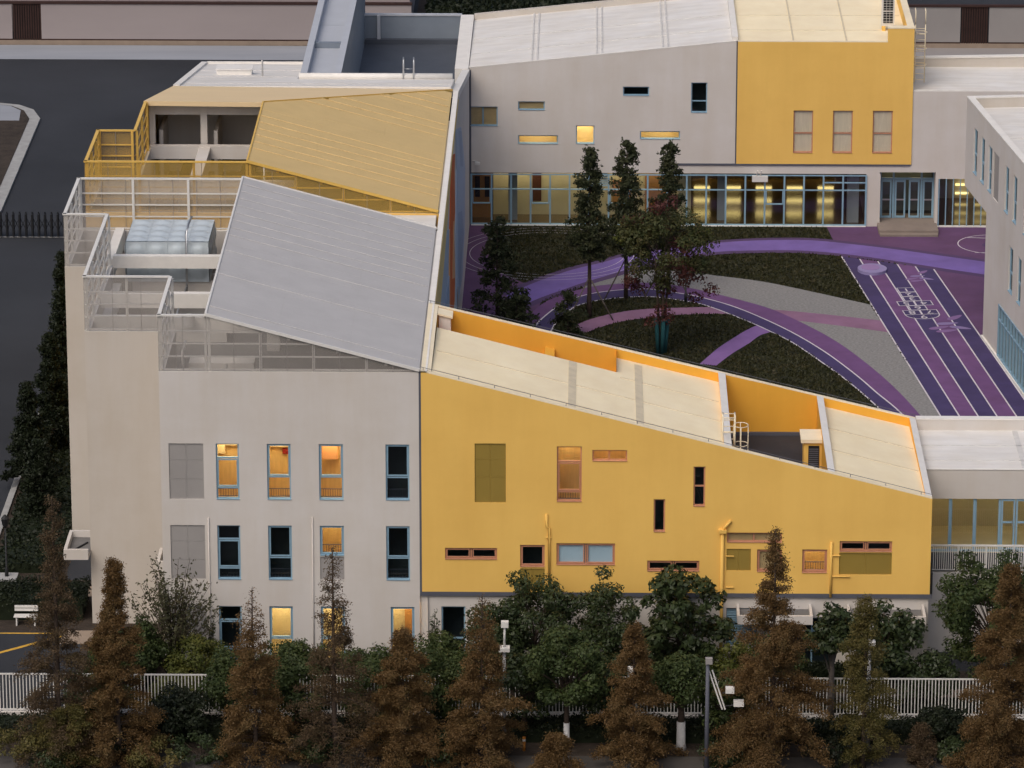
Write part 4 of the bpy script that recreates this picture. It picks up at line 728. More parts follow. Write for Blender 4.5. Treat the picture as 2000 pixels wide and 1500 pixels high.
# roofs
for a, c in ((-7.1, -3.172), (-3.17, .748), (.75, 4.728), (4.73, 8.75)):
    MB().prism([(a, 76.95), (c, 76.95), (c, 90.4), (a, 90.4)], lambda x, y: z5(x)-.5, lambda x, y: z5(x)-.06-.012*(y-77)).build('roof_panel', 'white_roof', b5)
for x in (-3.17, .75, 4.73): 
    for dx in (-.16, .16): MB().prism([(x+dx-.05, 77), (x+dx+.05, 77), (x+dx+.05, 90.4), (x+dx-.05, 90.4)], lambda x, y: z5(x)-.1-.012*(y-77), lambda x, y: z5(x)+.0-.012*(y-77)).build('roof_seam', 'seamw', b5)
for y in (80.5, 84.5): MB().prism([(-7, y), (8.7, y), (8.7, y+.06), (-7, y+.06)], lambda x, y: z5(x)-.1-.012*(y-77), lambda x, y: z5(x)-.03-.012*(y-77)).build('roof_seam', 'seamw', b5)
MB().prism([(-7.1, 76.8), (9.0, 76.8), (9.0, 76.98), (-7.1, 76.98)], lambda x, y: z5(x)-.06, lambda x, y: z5(x)).build('front_coping', 'cap', b5)
MB().prism([(-7.1, 90.4), (9.0, 90.4), (9.0, 90.8), (-7.1, 90.8)], 0, lambda x, y: z5(x)+.12).build('rear_parapet', 'cream_wall', b5)
MB().prism([(-7.95, 76.27), (-7.13, 76.27), (-7.13, 90.8), (-7.95, 90.8)], 7.9, 9.89).build('side_parapet', 'cap', b5); MB().box(8.75, 9.1, 76.99, 90.8, 10.8, 11.75).build('ridge_parapet', 'cap', b5)
for a, c in ((9.1, 12.428), (12.43, 15.628), (15.63, 19.3)): MB().box(a, c, 76.9, 92, 11.0, 11.46).build('roof_panel', 'cream_roof', b5)
MB().box(9.1, 18.1, 76.72, 76.9, 11.5, 11.56).build('front_coping', 'ycap', b5); MB().box(18.1, 19.67, 76.74, 77.2, 11.45, 12.34).build('corner_parapet', 'yellow', b5); MB().box(18.08, 19.7, 76.7, 77.25, 12.35, 12.42).build('corner_coping', 'ycap', b5); MB().box(19.3, 19.67, 77.2, 92, 11.2, 12.3).build('side_parapet', 'yellow', b5); MB().box(19.28, 19.69, 77.25, 92, 12.3, 12.36).build('side_coping', 'ycap', b5)
for x in (12.43, 15.63): MB().box(x-.05, x+.05, 76.95, 92, 11.46, 11.5).build('roof_seam', 'seamc', b5)
for y in (80, 84): MB().box(9.2, 19.2, y, y+.06, 11.46, 11.48).build('roof_seam', 'seamc', b5)
MB().box(19.7, 36, 76.85, 83.4, 7.9, 8.4).build('low_roof', 'white_roof', b5); MB().box(19.7, 36, 76.8, 77.05, 8.45, 8.52).build('low_coping', 'cap', b5); MB().prism([(19.7, 83.4), (36, 83.4), (36, 83.8), (19.7, 83.8)], 0, lambda x, y: 8.9+(x-19.7)*.02).build('low_parapet', 'cream_wall', b5); MB().prism([(19.7, 83.36), (36, 83.36), (36, 83.84), (19.7, 83.84)], lambda x, y: 8.9+(x-19.7)*.02, lambda x, y: 8.98+(x-19.7)*.02).build('low_coping', 'cap', b5)
lc = MB()
for x in (19.85, 20.45): lc.tube([(x, 78.5, 12.2), (x, 78.5, 13.0), (x, 79, 13.1)], .035, 6); lc.tube([(x, 78.5, 12.2), (x, 78.5, 8.6)], .035, 6)
for z in np.arange(8.8, 12.2, .35): lc.tube([(19.85, 78.5, z), (20.45, 78.5, z)], .02, 6)
for z in (11.8, 10.8, 9.8): lc.tube([(20.15+.38*math.cos(t), 78.2+.38*math.sin(t), z) for t in np.linspace(0, 2*math.pi, 13)], .02, 6)
lc.build('caged_ladder', 'ycap', b5, True)
# ground floor curtain wall
CW = [-6.98]+[-5.75+1.185*k for k in range(19)]+[16.98]
for i, x in enumerate(CW): MB().fbox(FF, x-.05, x+.05, .06, 3.22, -.1, .06).build('mullion', 'blue', b5)
for i, (a, c) in enumerate(zip(CW, CW[1:])):
    for z0, z1 in ((.12, 2.24), (2.3, 3.2)): MB().poly([FF(a, z0, -.03), FF(c, z0, -.03), FF(c, z1, -.03), FF(a, z1, -.03)]).build('pane', 'glassf', b5)
    o = MB().fbox(FF, a+.05, c-.05, 2.24, 2.30, -.08, .04).fbox(FF, a+.05, c-.05, 3.16, 3.22, -.08, .04).fbox(FF, a+.05, c-.05, .06, .12, -.08, .04).build('transom', 'blue', b5)
    if i in (0, 3, 7, 15): MB().fbox(FF, a+.08, c-.08, 1.36, 1.43, -.06, .05).fbox(FF, a+.06, a+.12, 1.43, 2.2, -.06, .05).fbox(FF, c-.12, c-.06, 1.43, 2.2, -.06, .05).build('vent_sash', 'blue', o)
    if i in (18, 19): MB().fbox(FF, a+.06, c-.06, 2.72, 2.78, -.06, .05).build('vent_sash', 'blue', o)
MB().fbox(FF, -7.0, 17, -.02, .06, -.2, .14).build('sill', 'cap', b5)
o = MB().fbox(FF, 10.05, 11.0, 2.85, 3.2, .02, .3).build('sign_box', 'wmetal', b5)
# hall behind the glazing
m = MB(); m.poly([(-7, 88, .02), (17, 88, .02), (17, 88, 3.5), (-7, 88, 3.5)]); m.poly([(-7, 76.9, 3.5), (-7, 88, 3.5), (17, 88, 3.5), (17, 76.9, 3.5)]); m.poly([(-7, 76.9, 0), (-7, 88, 0), (-7, 88, 3.5), (-7, 76.9, 3.5)]); m.poly([(17, 76.9, 0), (17, 88, 0), (17, 88, 3.5), (17, 76.9, 3.5)]); m.poly([(-7, 77, 3.22), (17, 77, 3.22), (17, 77, 3.5), (-7, 77, 3.5)])
m.build('hall_wall', mat('hall_plaster', (.11, .08, .055), .8, .06), b5)
MB().poly([(-7, 76.9, .03), (17, 76.9, .03), (17, 88, .03), (-7, 88, .03)]).build('hall_floor', 'floorgloss', b5)
MB().box(-5.7, 5.6, 79.2, 79.35, .03, 3.5).build('hall_partition', 'roomcream', b5)
MB().box(-7, -5.75, 78.6, 78.75, .03, 3.5).build('wood_partition', 'woodpanel', b5)
for bx, mt in (((-4.75, -4.2, 77.9, 78.4, .03, 3.5), 'pave_l'), ((-3.3, -2.75, 79.12, 79.2, .9, 2.7), 'door'), ((-6.8, -6.5, 78.55, 78.6, 1.3, 2.6), 'dark'), ((-6.2, -5.9, 78.55, 78.6, 1.3, 2.6), 'dark'), ((1.6, 2.7, 79.1, 79.2, .6, 2.2), 'woodpanel'), ((3.6, 5.2, 79.1, 79.2, .03, 2.6), 'woodpanel'), ((5.6, 6.4, 78.4, 79.2, .03, 3.5), 'roomcream'), ((8.0, 8.5, 78, 78.5, .03, 3.5), 'pave_l'), ((15.9, 16.6, 77.6, 78.3, .03, 3.5), 'pave_l')): MB().box(*bx).build('hall_fitting', mt, b5)
for k in range(6): MB().box(-.1+.0, 1.3, 77.25, 77.3, 2.35+.14*k, 2.45+.14*k).build('blind_slat', 'blind', b5)
for x in (-5.0, -3.6, -2.2, -.6, 1.0, 2.6, 4.2): MB().box(x-.4, x+.4, 78.1, 78.6, 3.42, 3.47).build('ceiling_lamp', 'lampf', b5)
for x in np.arange(7.3, 17, 1.95):  # added glowing strips, mirrored by the glossy floor as rows of ceiling lights
    for z in (.62, 1.45, 2.3): MB().box(x-.5, x+.5, 87.85, 87.95, z-.08, z+.08).build('glint_strip', 'lamp_glint', b5)
# entrance recess
m = MB(); m.poly([(17.84, 76.8, .25), (17.84, 79, .25), (17.84, 79, 3.42), (17.84, 76.8, 3.42)]); m.poly([(21.18, 79, .25), (21.18, 76.8, .25), (21.18, 76.8, 3.42), (21.18, 79, 3.42)]); m.poly([(17.84, 76.8, 3.42), (17.84, 79, 3.42), (21.18, 79, 3.42), (21.18, 76.8, 3.42)]); m.build('porch', 'white', b5)
MB().box(17.7, 21.3, 75.0, 79, .0, .25).build('porch_floor', 'stone', b5); MB().box(17.75, 21.25, 74.5, 75.0, 0, .12).build('step', 'stone', b5)
Fd = frame(0, 77.9, 0, -1); MB().poly([(17.84, 79.5, .3), (21.18, 79.5, .3), (21.18, 79.5, 3.4), (17.84, 79.5, 3.4)]).build('lobby_wall', 'roomdark', b5)
for i, x0 in enumerate((17.95, 18.8, 19.65, 20.5)):
    o = MB().fbox(Fd, x0, x0+.1, .28, 2.65, -.04, .04).fbox(Fd, x0+.55, x0+.65, .28, 2.65, -.04, .04).fbox(Fd, x0+.1, x0+.55, .28, .4, -.038, .038).fbox(Fd, x0+.1, x0+.55, 2.53, 2.65, -.038, .038).build('entrance_door', 'blue', b5); MB().poly([Fd(x0+.1, .4), Fd(x0+.55, .4), Fd(x0+.55, 2.53), Fd(x0+.1, 2.53)]).build('pane', 'glassf', o); MB().fbox(Fd, x0+.1, x0+.55, 1.38, 1.46, .0, .06).build('push_bar', 'steel', o)
for x in (17.85, 18.65, 20.35, 21.1): MB().fbox(Fd, x, x+.12, .26, 3.42, -.05, .05).build('mullion', 'blue', b5)
MB().fbox(Fd, 17.97, 21.1, 2.68, 2.8, -.045, .045).build('transom', 'blue', b5)
for x in (18.6, 20.2): 
    for y in (78.6, 79.2): MB().box(x-.3, x+.3, y-.08, y+.08, 3.3, 3.34).build('ceiling_lamp', 'lamp_glint', b5)
x = 21.4
while x < 27: MB().fbox(FF, x-.03, x+.03, .08, 3.02, -.06, .04).build('mullion', 'blue', b5); MB().poly([FF(x, .1, -.02), FF(x+.43, .1, -.02), FF(x+.43, 3.0, -.02), FF(x, 3.0, -.02)]).build('pane', 'glassf', b5); x += .43
m = MB(); m.poly([(21.3, 86, 0), (36, 86, 0), (36, 86, 3.3), (21.3, 86, 3.3)]); m.poly([(21.3, 76.9, 3.3), (21.3, 86, 3.3), (36, 86, 3.3), (36, 76.9, 3.3)]); m.poly([(21.3, 79.5, 0), (21.3, 86, 0), (21.3, 86, 3.3), (21.3, 79.5, 3.3)]); m.build('lobby_wall', 'roomdark', b5); MB().poly([(21.3, 76.9, .03), (36, 76.9, .03), (36, 86, .03), (21.3, 86, .03)]).build('hall_floor', 'floorgloss', b5)
for x in (23.3, 24.5):  # same added strips in the lobby, only for their floor reflections
    for z in (.4, .95, 1.5): MB().box(x-.4, x+.4, 83.2, 83.3, z-.06, z+.06).build('glint_strip', 'glintl', b5)
MB().fbox(FF, 21.3, 36, 0, .08, -.1, .1).build('sill', 'cap', b5)
# ------------------------------------------------------------------ east wing
b6 = thing('school_building', 'white east wing with slit windows and overhanging upper floor at right edge', 'building', (26, 48, 0))
FE = frame(22.3, 53.5, -1, -.13)
EW = [(-3.85, -2.85), (-1.9, -.9), (.1, 1.05), (4.5, 5.45), (6.6, 7.55), (9.3, 10.3), (11.8, 12.8)]; E2 = [(6.05, 7.1), (8.25, 9.2), (10.6, 11.6)]
eh = [(a, c, 8.6, 11.2) for a, c in EW]+[(a, c, 4.5, 7.07) for a, c in E2]; lv = (1.45, 2.9, 8.55, 11.18); cw = (3.95, 13.2, .15, 3.12)
m = MB(); wall_face(m, FE, -6, 0, 7.25, 12.4, [h for h in eh+[lv] if h[1] < 0]); wall_face(m, FE, 0, 16, 0, 12.4, [h for h in eh+[lv, cw] if h[0] >= 0]); 
m.poly([FE(-6, 7.25), FE(0, 7.25), FE(0, 7.25, -12), FE(-6, 7.25, -12)]); m.poly([FE(-6, 7.25), FE(-6, 7.25, -12), FE(-6, 12.4, -12), FE(-6, 12.4)]); m.poly([FE(0, 0), FE(0, 7.25), FE(0, 7.25, -12), FE(0, 0, -12)]); m.poly([FE(16, 0, 0), FE(16, 0, -12), FE(16, 12.4, -12), FE(16, 12.4, 0)]); m.build('wall', 'white', b6)
for h in eh: window(b6, FE, h, 'blue', hs=(.4,), state='dark', depth=1.4, sash=((0, 1),))
louvre(b6, FE, lv)
MB().fbox(FE, -5.6, 15.6, 11.4, 11.85, -11.6, -.35).build('roof', 'white_roof', b6); MB().fbox(FE, -6, 16, 11.6, 12.4, -.35, -.002).build('parapet', 'white', b6); MB().fbox(FE, -6, -5.62, 11.6, 12.4, -12, -.36).build('parapet', 'cream_wall', b6)
MB().fbox(FE, -6.02, 16, 12.4, 12.46, -.37, .02).build('coping', 'cap', b6); MB().fbox(FE, -6.02, -5.6, 12.4, 12.46, -12, -.37).build('coping', 'cap', b6)
for a in (1.5, 6.5): MB().fbox(FE, a, a+.08, 11.85, 11.88, -11, -.4).build('roof_seam', 'seamw', b6)
MB().fbox(FE, 0, 16, .0, .15, .0, .12).build('sill', 'cap', b6)
k = 0; a = cw[0]
while a < cw[1]-.2:
    e = min(a+.78, cw[1]); MB().fbox(FE, a, a+.08, cw[2], cw[3], -.1, .04).build('mullion', 'blue', b6); MB().fbox(FE, a+.08, e, 2.2, 2.27, -.08, .02).build('transom', 'blue', b6)
    for z0, z1 in ((cw[2], 2.2), (2.27, cw[3])): MB().poly([FE(a+.04, z0, -.05), FE(e+.04, z0, -.05), FE(e+.04, z1, -.05), FE(a+.04, z1, -.05)]).build('pane', 'glassf', b6)
    a = e
MB().fbox(FE, cw[0], cw[1], cw[2], cw[2]+.08, -.1, .05).fbox(FE, cw[0], cw[1], cw[3]-.08, cw[3], -.1, .05).build('curtain_frame', 'blue', b6)
m = MB(); l, r_, lo, hi = cw[0]-.3, cw[1]+.3, .02, 3.4
m.poly([FE(l, lo, -5), FE(r_, lo, -5), FE(r_, hi, -5), FE(l, hi, -5)]); m.poly([FE(l, lo, -.2), FE(r_, lo, -.2), FE(r_, lo, -5), FE(l, lo, -5)]); m.poly([FE(l, hi, -.2), FE(r_, hi, -.2), FE(r_, hi, -5), FE(l, hi, -5)]); m.poly([FE(l, lo, -.2), FE(l, lo, -5), FE(l, hi, -5), FE(l, hi, -.2)]); m.poly([FE(r_, lo, -.2), FE(r_, lo, -5), FE(r_, hi, -5), FE(r_, hi, -.2)]); m.build('classroom', 'roomcream', b6)
# air conditioner on the far yellow roof
ac = thing('air_conditioner', 'grey outdoor air conditioner with black grilles on the far yellow roof', 'air conditioner', (18.25, 80.2, 11.5))
MB().box(17.88, 18.66, 80.0, 80.4, 11.75, 13.5).build('housing', 'wmetal', ac)
for z in (11.95, 12.72):
    o = MB().box(17.98, 18.56, 79.97, 80.0, z, z+.68).build('fan_grille', 'dark', ac)
    for q in range(4): MB().box(17.98, 18.56, 79.94, 79.97, z+.1+q*.16, z+.115+q*.16).build('grille_bar', 'wmetal', o)
    for q in range(2): MB().box(18.16+q*.2, 18.175+q*.2, 79.945, 79.965, z, z+.68).build('grille_bar', 'wmetal', o)
for x in (17.92, 18.42): MB().box(x, x+.2, 79.9, 80.5, 11.46, 11.75).build('foot', 'yellow', ac)
# ------------------------------------------------------------------ vegetation
def leaves(name, pts, size, m, aspect=.5, nrm=None, jit=.35, seed=1):
    """many small rhombic leaves, one island each; nrm biases the way they face"""
    rg = np.random.default_rng(seed); n = len(pts); P = np.asarray(pts, float)
    d = rg.normal(size=(n, 3)); 
    if nrm is not None: d = nrm+d*.55
    d /= np.linalg.norm(d, axis=1)[:, None]+1e-9
    t = rg.normal(size=(n, 3)); t -= (t*d).sum(1)[:, None]*d; t /= np.linalg.norm(t, axis=1)[:, None]+1e-9; b = np.cross(d, t)
    s = (size*(1+jit*rg.uniform(-1, 1, n)))[:, None]
    V = np.stack([P-t*s*.5, P+b*s*.5*aspect, P+t*s*.5, P-b*s*.5*aspect], 1).reshape(-1, 3)
    me = bpy.data.meshes.new(name); me.vertices.add(4*n); me.vertices.foreach_set('co', V.ravel()); me.loops.add(4*n); me.loops.foreach_set('vertex_index', np.arange(4*n)); me.polygons.add(n)
    me.polygons.foreach_set('loop_start', np.arange(n)*4); me.polygons.foreach_set('loop_total', np.full(n, 4)); me.materials.append(M[m]); me.update(calc_edges=True); me.validate(); return me
def redwood(H, Rb, seed, bare=0, dens=1.0, base=.10, pw=1.05):
    rg = np.random.default_rng(seed); tr = MB(); wob = rg.normal(0, .03, 8).cumsum()
    tp = [(wob[i]*.5, -wob[i]*.4, H*i/7) for i in range(8)]; tr.tube(tp, [max(.018, .013*H*(1-i/7)**.9+.012) for i in range(8)], 7)
    pts = []; nb = int(17*H*dens**.3); br = MB()
    lobes = rg.uniform(.62, 1.18, 13)
    for k in range(nb):
        f = base+(1-base)*(k+rg.uniform(0, 1))/nb; z = H*f; az = rg.uniform(0, 2*math.pi)
        L = Rb*min(1., (1-f)**pw+.035)*rg.uniform(.6, 1.08)*lobes[int(f*12)]*(1 if f > .10 else .8+2*f)
        up = .25+.75*f; ox, oy = np.interp(z, [p[2] for p in tp], [p[0] for p in tp]), np.interp(z, [p[2] for p in tp], [p[1] for p in tp])
        q = []
        for t in (0, .35, .7, 1): q.append((ox+math.cos(az)*L*t, oy+math.sin(az)*L*t, z+L*(up*t*.75-.45*t*t)))
        br.tube(q, [.022, .016, .01, .005], 3, False)
        keep = 1 if f < .55 else max(.05, 1-bare*(f-.55)/.45*1.05)
        Q = np.array(q); ntw = max(1, int((5+9*L)*dens**.5*keep)); T0 = rg.uniform(.15, 1, ntw)**.8
        O = np.stack([np.interp(T0, (0, .35, .7, 1), Q[:, i]) for i in range(3)], 1)
        sd = az+rg.choice([-1, 1], ntw)*rg.uniform(.3, 1.15, ntw); tl = (.22+.42*L*(1.05-T0)*.55)*rg.uniform(.7, 1.25, ntw)
        Dv = np.stack([np.cos(sd), np.sin(sd), rg.uniform(-.35, .4, ntw)], 1)*tl[:, None]
        nl = max(1, int(23*dens**.6*max(keep, .1))); t = rg.uniform(0, 1, (ntw, nl, 1))
        C = (O[:, None]+Dv[:, None]*t-np.array([0, 0, .12])*(t*t)*tl[:, None, None]).reshape(-1, 3); C = C+rg.normal(size=C.shape)*.085
        pts.append(C)
    return tr, br, np.concatenate(pts)
def put(name, label, cat, loc, parts, rot=0, sc=1, group=None):
    t = thing(name, label, cat, loc, group); t.rotation_euler = (0, 0, rot); t.scale = (sc,)*3 if not isinstance(sc, tuple) else sc
    for nm, me in parts:
        o = bpy.data.objects.new(nm, me); COL.objects.link(o); o.parent = t
        if nm == 'branches': stuff(o)
    return t
def make_redwood(H, Rb, seed, m='red_l', bare=0, dens=1., size=.088, **k):
    k.setdefault('base', .03)
    tr, br, p = redwood(H, Rb, seed, bare, dens, **k)
    return [('trunk', tr.mesh('trunk', 'bark', True)), ('branches', br.mesh('branches', 'bark')), ('crown', leaves('crown', p, size, m, .5, seed=seed))]
def clumpy(cents, rad, per, size, m, seed, flat=.8):
    rg = np.random.default_rng(seed); pts = []; nn = []
    for c, r in zip(cents, rad):
        n = int(per*1.35*r*r/.36); d = rg.normal(size=(n, 3)); d[:, 2] = d[:, 2]*.9+.25; d /= np.linalg.norm(d, axis=1)[:, None]
        rr = r*rg.uniform(.55, 1.08, n)[:, None]; pts.append(np.array(c)+d*rr*np.array([1, 1, flat])); nn.append(d+np.array([0, 0, .5]))
    return leaves('crown', np.concatenate(pts), size, m, .55, np.concatenate(nn), seed=seed)
def broadleaf(H, Rc, zc, Hc, seed, m='gr_m', nc=60, size=.17, per=190, rad=(.38, .62), trunk='bark', tr_r=.11, wash=0, multi=1):
    """trunk, limbs to the clumps, and a crown of leaf clumps on an ellipsoid centred at zc"""
    rg = np.random.default_rng(seed); cents = []; rads = []
    for k in range(nc):
        d = rg.normal(size=3); d /= np.linalg.norm(d); d[2] = abs(d[2])*1.0 if rg.random() < .62 else -abs(d[2])*.8
        q = rg.uniform(.35, 1)**.5; ir = rg.uniform(.72, 1.14)
        cents.append((d[0]*Rc*q*ir, d[1]*Rc*q*ir, zc+d[2]*Hc*.5*q*ir)); rads.append(rg.uniform(rad[0]*.62, rad[1]*1.08))
    T = MB(); ztop = zc-.1*Hc
    for s in range(multi):
        a = 2*math.pi*s/multi; o = .12*(multi > 1)
        T.tube([(o*math.cos(a), o*math.sin(a), 0), (o*2*math.cos(a), o*2*math.sin(a), ztop*.5), (o*4*math.cos(a), o*4*math.sin(a), ztop)], [tr_r*1.3, tr_r, tr_r*.6], 8)
    B = MB()
    for c in cents[::2]:
        st = (0, 0, ztop*.55+rg.uniform(0, .4)*ztop); mid = ((st[0]+c[0])*.45, (st[1]+c[1])*.45, (st[2]*.4+c[2]*.6)); B.tube([st, mid, c], [tr_r*.42, tr_r*.25, .012], 4, False)
    out = [('trunk', T.mesh('trunk', trunk, True)), ('branches', B.mesh('branches', trunk)), ('crown', clumpy(cents, rads, per, size, m, seed))]
    if wash: out.append(('whitewash', MB().tube([(0, 0, 0), (0, 0, .25), (0, 0, wash)], [tr_r*1.75, tr_r*1.32, tr_r*1.22], 10).mesh('whitewash', 'whitewash', True)))
    return out
RW = 'autumn redwoods along the street'
put('redwood_tree', 'tallest leftmost brown redwood with thin bare top above the fence', 'tree', (-22.72, -11.4, 0), make_redwood(12.14, 2.31, 21, 'red_d', .35, .85, pw=1.1), 0, 1, RW)
put('redwood_tree', 'dense brown redwood second from the left in front of the white corner', 'tree', (-20.08, -11.4, 0), make_redwood(9.26, 2.64, 22, 'red_l', 0, 1.5), .5, 1, RW)
put('redwood_tree', 'brown redwood with bare twig top below the leftmost lit window column', 'tree', (-14.21, -11.4, 0), make_redwood(8.12, 2.71, 23, 'red_l', .95, 1.3), 1, 1, RW)
put('redwood_tree', 'tall thin dark brown redwood before the third window column', 'tree', (-10.78, -11.4, 0), make_redwood(9.97, 2.51, 24, 'red_d', .6, .75), 2, 1, RW)
put('redwood_tree', 'short full brown redwood in front of the white block right edge', 'tree', (-7.82, -11.4, 0), make_redwood(6.18, 2.51, 25, 'red_l', 0, 1.6, pw=.8), 3, 1, RW)
put('redwood_tree', 'brown redwood just left of the twin floodlight pole', 'tree', (-4.41, -11.4, 0), make_redwood(7.86, 2.57, 26, 'red_l', .8, 1.35), 4, 1, RW)
put('redwood_tree', 'orange-brown redwood with leaning white pole behind its trunk', 'tree', (2.17, -11.4, 0), make_redwood(6.48, 2.31, 27, 'red_l', 0, 1.35, pw=.95), 5, 1, RW)
put('redwood_tree', 'large spreading brown redwood before the right end of the yellow wall', 'tree', (8.16, -11.4, 0), make_redwood(10.85, 3.37, 28, 'red_l', .5, 1.5, pw=1.15), 0, 1, RW)
put('redwood_tree', 'yellow-green slender redwood beside the grey lamp post on the right', 'tree', (12.09, -11.4, 0), make_redwood(7.73, 1.65, 29, 'red_g', 0, 1.0, pw=.55), 1, 1, RW)
put('redwood_tree', 'dense brown redwood at the right edge before the round green tree', 'tree', (18.23, -11.4, 0), make_redwood(9.18, 3.04, 30, 'red_l', 0, 1.5, pw=.95), 2, 1, RW)
put('redwood_tree', 'low young brown redwood at the bottom edge near the whitewashed trunk', 'tree', (-1.20, -12.2, 0), make_redwood(1.70, 1.19, 31, 'red_l', 0, 2.2, pw=.5), 2, 1, RW)
put('redwood_tree', 'small brown sapling at the bottom right by the dark hedge', 'tree', (14.60, -11.2, 0), make_redwood(1.90, 0.79, 32, 'red_d', 0, 1.2, pw=.6), 2, 1, RW)
put('redwood_tree', 'low brown redwood crown in the bottom left corner', 'tree', (-22.20, -12.0, 0), make_redwood(2.80, 1.98, 33, 'red_g', 0, 1.6, pw=.5), 1, 1, RW)
GT = 'green trees in the front garden'
put('camphor_tree', 'pale green rounded camphor with whitewashed trunk left of centre front', 'tree', (-.75, -9.4, 0), broadleaf(5.6, 2.0, 3.6, 3.7, 41, 'gr_m', 60, .17, wash=1.25), 0, 1, GT)
put('camphor_tree', 'dark green tree rising against the yellow wall under the small square window', 'tree', (-2.2, -2.4, 0), broadleaf(5.6, 2.15, 3.16, 4.88, 42, 'gr_d', 60, .16, 210), 0, 1, GT)
put('camphor_tree', 'dark green tree against the yellow wall below the blinds window', 'tree', (1.1, -2.4, 0), broadleaf(5.5, 2.0, 3.17, 4.76, 43, 'gr_d', 52, .16, 210), 0, 1, GT)
put('camphor_tree', 'low dark green tree behind the twin floodlight pole', 'tree', (-4.0, -3.0, 0), broadleaf(4.8, 1.62, 2.70, 4.39, 44, 'gr_d', 44, .16, 200), 0, 1, GT)
put('magnolia_tree', 'dark glossy magnolia with large leaves in front of the yellow wall centre', 'tree', (4.3, -2.4, 0), broadleaf(6.1, 2.21, 3.41, 5.49, 45, 'gr_d', 66, .27, 130, (.35, .6)), 0, 1, GT)
put('camphor_tree', 'green tree with flared whitewashed trunk left of the camera pole', 'tree', (4.25, -9.3, 0), broadleaf(4.6, 1.6, 3.0, 2.9, 46, 'gr_m', 42, .16, wash=1.3, tr_r=.16), 0, 1, GT)
put('camphor_tree', 'yellow-green bush tree left of the blue shutter behind the fence', 'tree', (6.7, -4.2, 0), broadleaf(3.1, 1.24, 1.77, 2.55, 47, 'gr_y', 30, .15), 0, 1, GT)
put('magnolia_tree', 'dark green tree with bare grey trunk in front of the right canopy', 'tree', (10.9, -6.9, 0), broadleaf(5.9, 1.05, 4.6, 2.6, 48, 'gr_d', 30, .23, 130, trunk='bark2', tr_r=.13), 0, 1, GT)
put('magnolia_tree', 'dark green tree hiding the right doorway under the canopy', 'tree', (13.4, -3.6, 0), broadleaf(5.0, 1.73, 2.85, 3.90, 49, 'gr_d', 46, .22, 140), 0, 1, GT)
put('camphor_tree', 'big round green tree in front of the balcony at right', 'tree', (18.5, -3.0, 0), broadleaf(6.7, 3.0, 3.55, 6.10, 50, 'gr_m', 150, .17, 200), 0, 1, GT)
put('camphor_tree', 'bushy green tree in front of the dark ground floor window beside the yellow block', 'tree', (-6.3, -4.2, 0), broadleaf(3.4, 1.57, 1.90, 2.80, 51, 'gr_m', 44, .15), 0, 1, GT)
put('camphor_tree', 'bushy green tree below the second column of white windows', 'tree', (-13.0, -4.2, 0), broadleaf(3.5, 1.62, 1.92, 2.85, 52, 'gr_m', 46, .15), 0, 1, GT)
put('camphor_tree', 'yellow-green round bush tree beneath the grey louvres', 'tree', (-17.3, -4.0, 0), broadleaf(3.0, 1.62, 1.70, 2.40, 53, 'gr_y', 42, .15), 0, 1, GT)
put('camphor_tree', 'small yellow-green bush just behind the left fence', 'tree', (-17.8, -6.0, 0), broadleaf(1.9, 1.08, 1.23, 1.45, 54, 'gr_y', 26, .14), 0, 1, GT)
put('camphor_tree', 'green bush tree by the white corner behind the second redwood', 'tree', (-20.1, -3.4, 0), broadleaf(3.8, 1.40, 2.10, 3.20, 55, 'gr_m', 40, .15), 0, 1, GT)
put('camphor_tree', 'green bush tree between the third and fourth white window columns', 'tree', (-9.6, -4.4, 0), broadleaf(2.8, 1.40, 1.65, 2.30, 56, 'gr_m', 36, .15), 0, 1, GT)
put('camphor_tree', 'dark green tree filling the gap behind the spreading brown redwood', 'tree', (8.6, -4.6, 0), broadleaf(3.2, 1.51, 1.80, 2.60, 57, 'gr_m', 38, .15), 0, 1, GT)
put('camphor_tree', 'low dark green tree right of the balcony wall by the fence', 'tree', (15.4, -4.4, 0), broadleaf(2.9, 1.40, 1.65, 2.30, 58, 'gr_d', 34, .16), 0, 1, GT)
put('camphor_tree', 'green tree on the fence line just left of the twig-topped redwood', 'tree', (-15.6, -7.6, 0), broadleaf(3.6, 1.2, 2.2, 2.8, 59, 'gr_m', 36, .15), 0, 1, GT)
put('camphor_tree', 'dark green tree filling the fence line left of the short redwood', 'tree', (-9.2, -7.7, 0), broadleaf(3.3, 1.30, 1.90, 2.80, 60, 'gr_m', 36, .15), 0, 1, GT)
for k, (x, y, h, r, mt, lb) in enumerate(((-21.6, -8.0, 3.2, 1.4, 'gr_m', 'green bush tree between the two leftmost redwoods'), (-17.6, -8.6, 2.4, 1.3, 'gr_k', 'very dark bush between the second and third redwoods'), (-12.6, -8.4, 4.0, 1.5, 'gr_m', 'green tree between the twig-topped and the tall thin redwood'), (-6.1, -8.6, 4.3, 1.4, 'gr_m', 'green tree between the short full redwood and the floodlight pole'), (-2.6, -8.0, 4.2, 1.5, 'gr_d', 'dark green tree right behind the twin floodlight pole'), (1.0, -8.2, 4.0, 1.4, 'gr_d', 'dark green tree between the pale camphor and the orange-brown redwood'), (6.3, -8.8, 3.4, 1.3, 'gr_m', 'green tree right of the camera pole behind the spreading redwood'), (15.6, -8.4, 1.5, 1.0, 'gr_k', 'very dark low bush in the hedge at bottom right'))):
    put('camphor_tree', lb, 'tree', (x, y, 0), broadleaf(h, r, h*.58, h*.72, 160+k, mt, 40, .155), k, 1, GT)
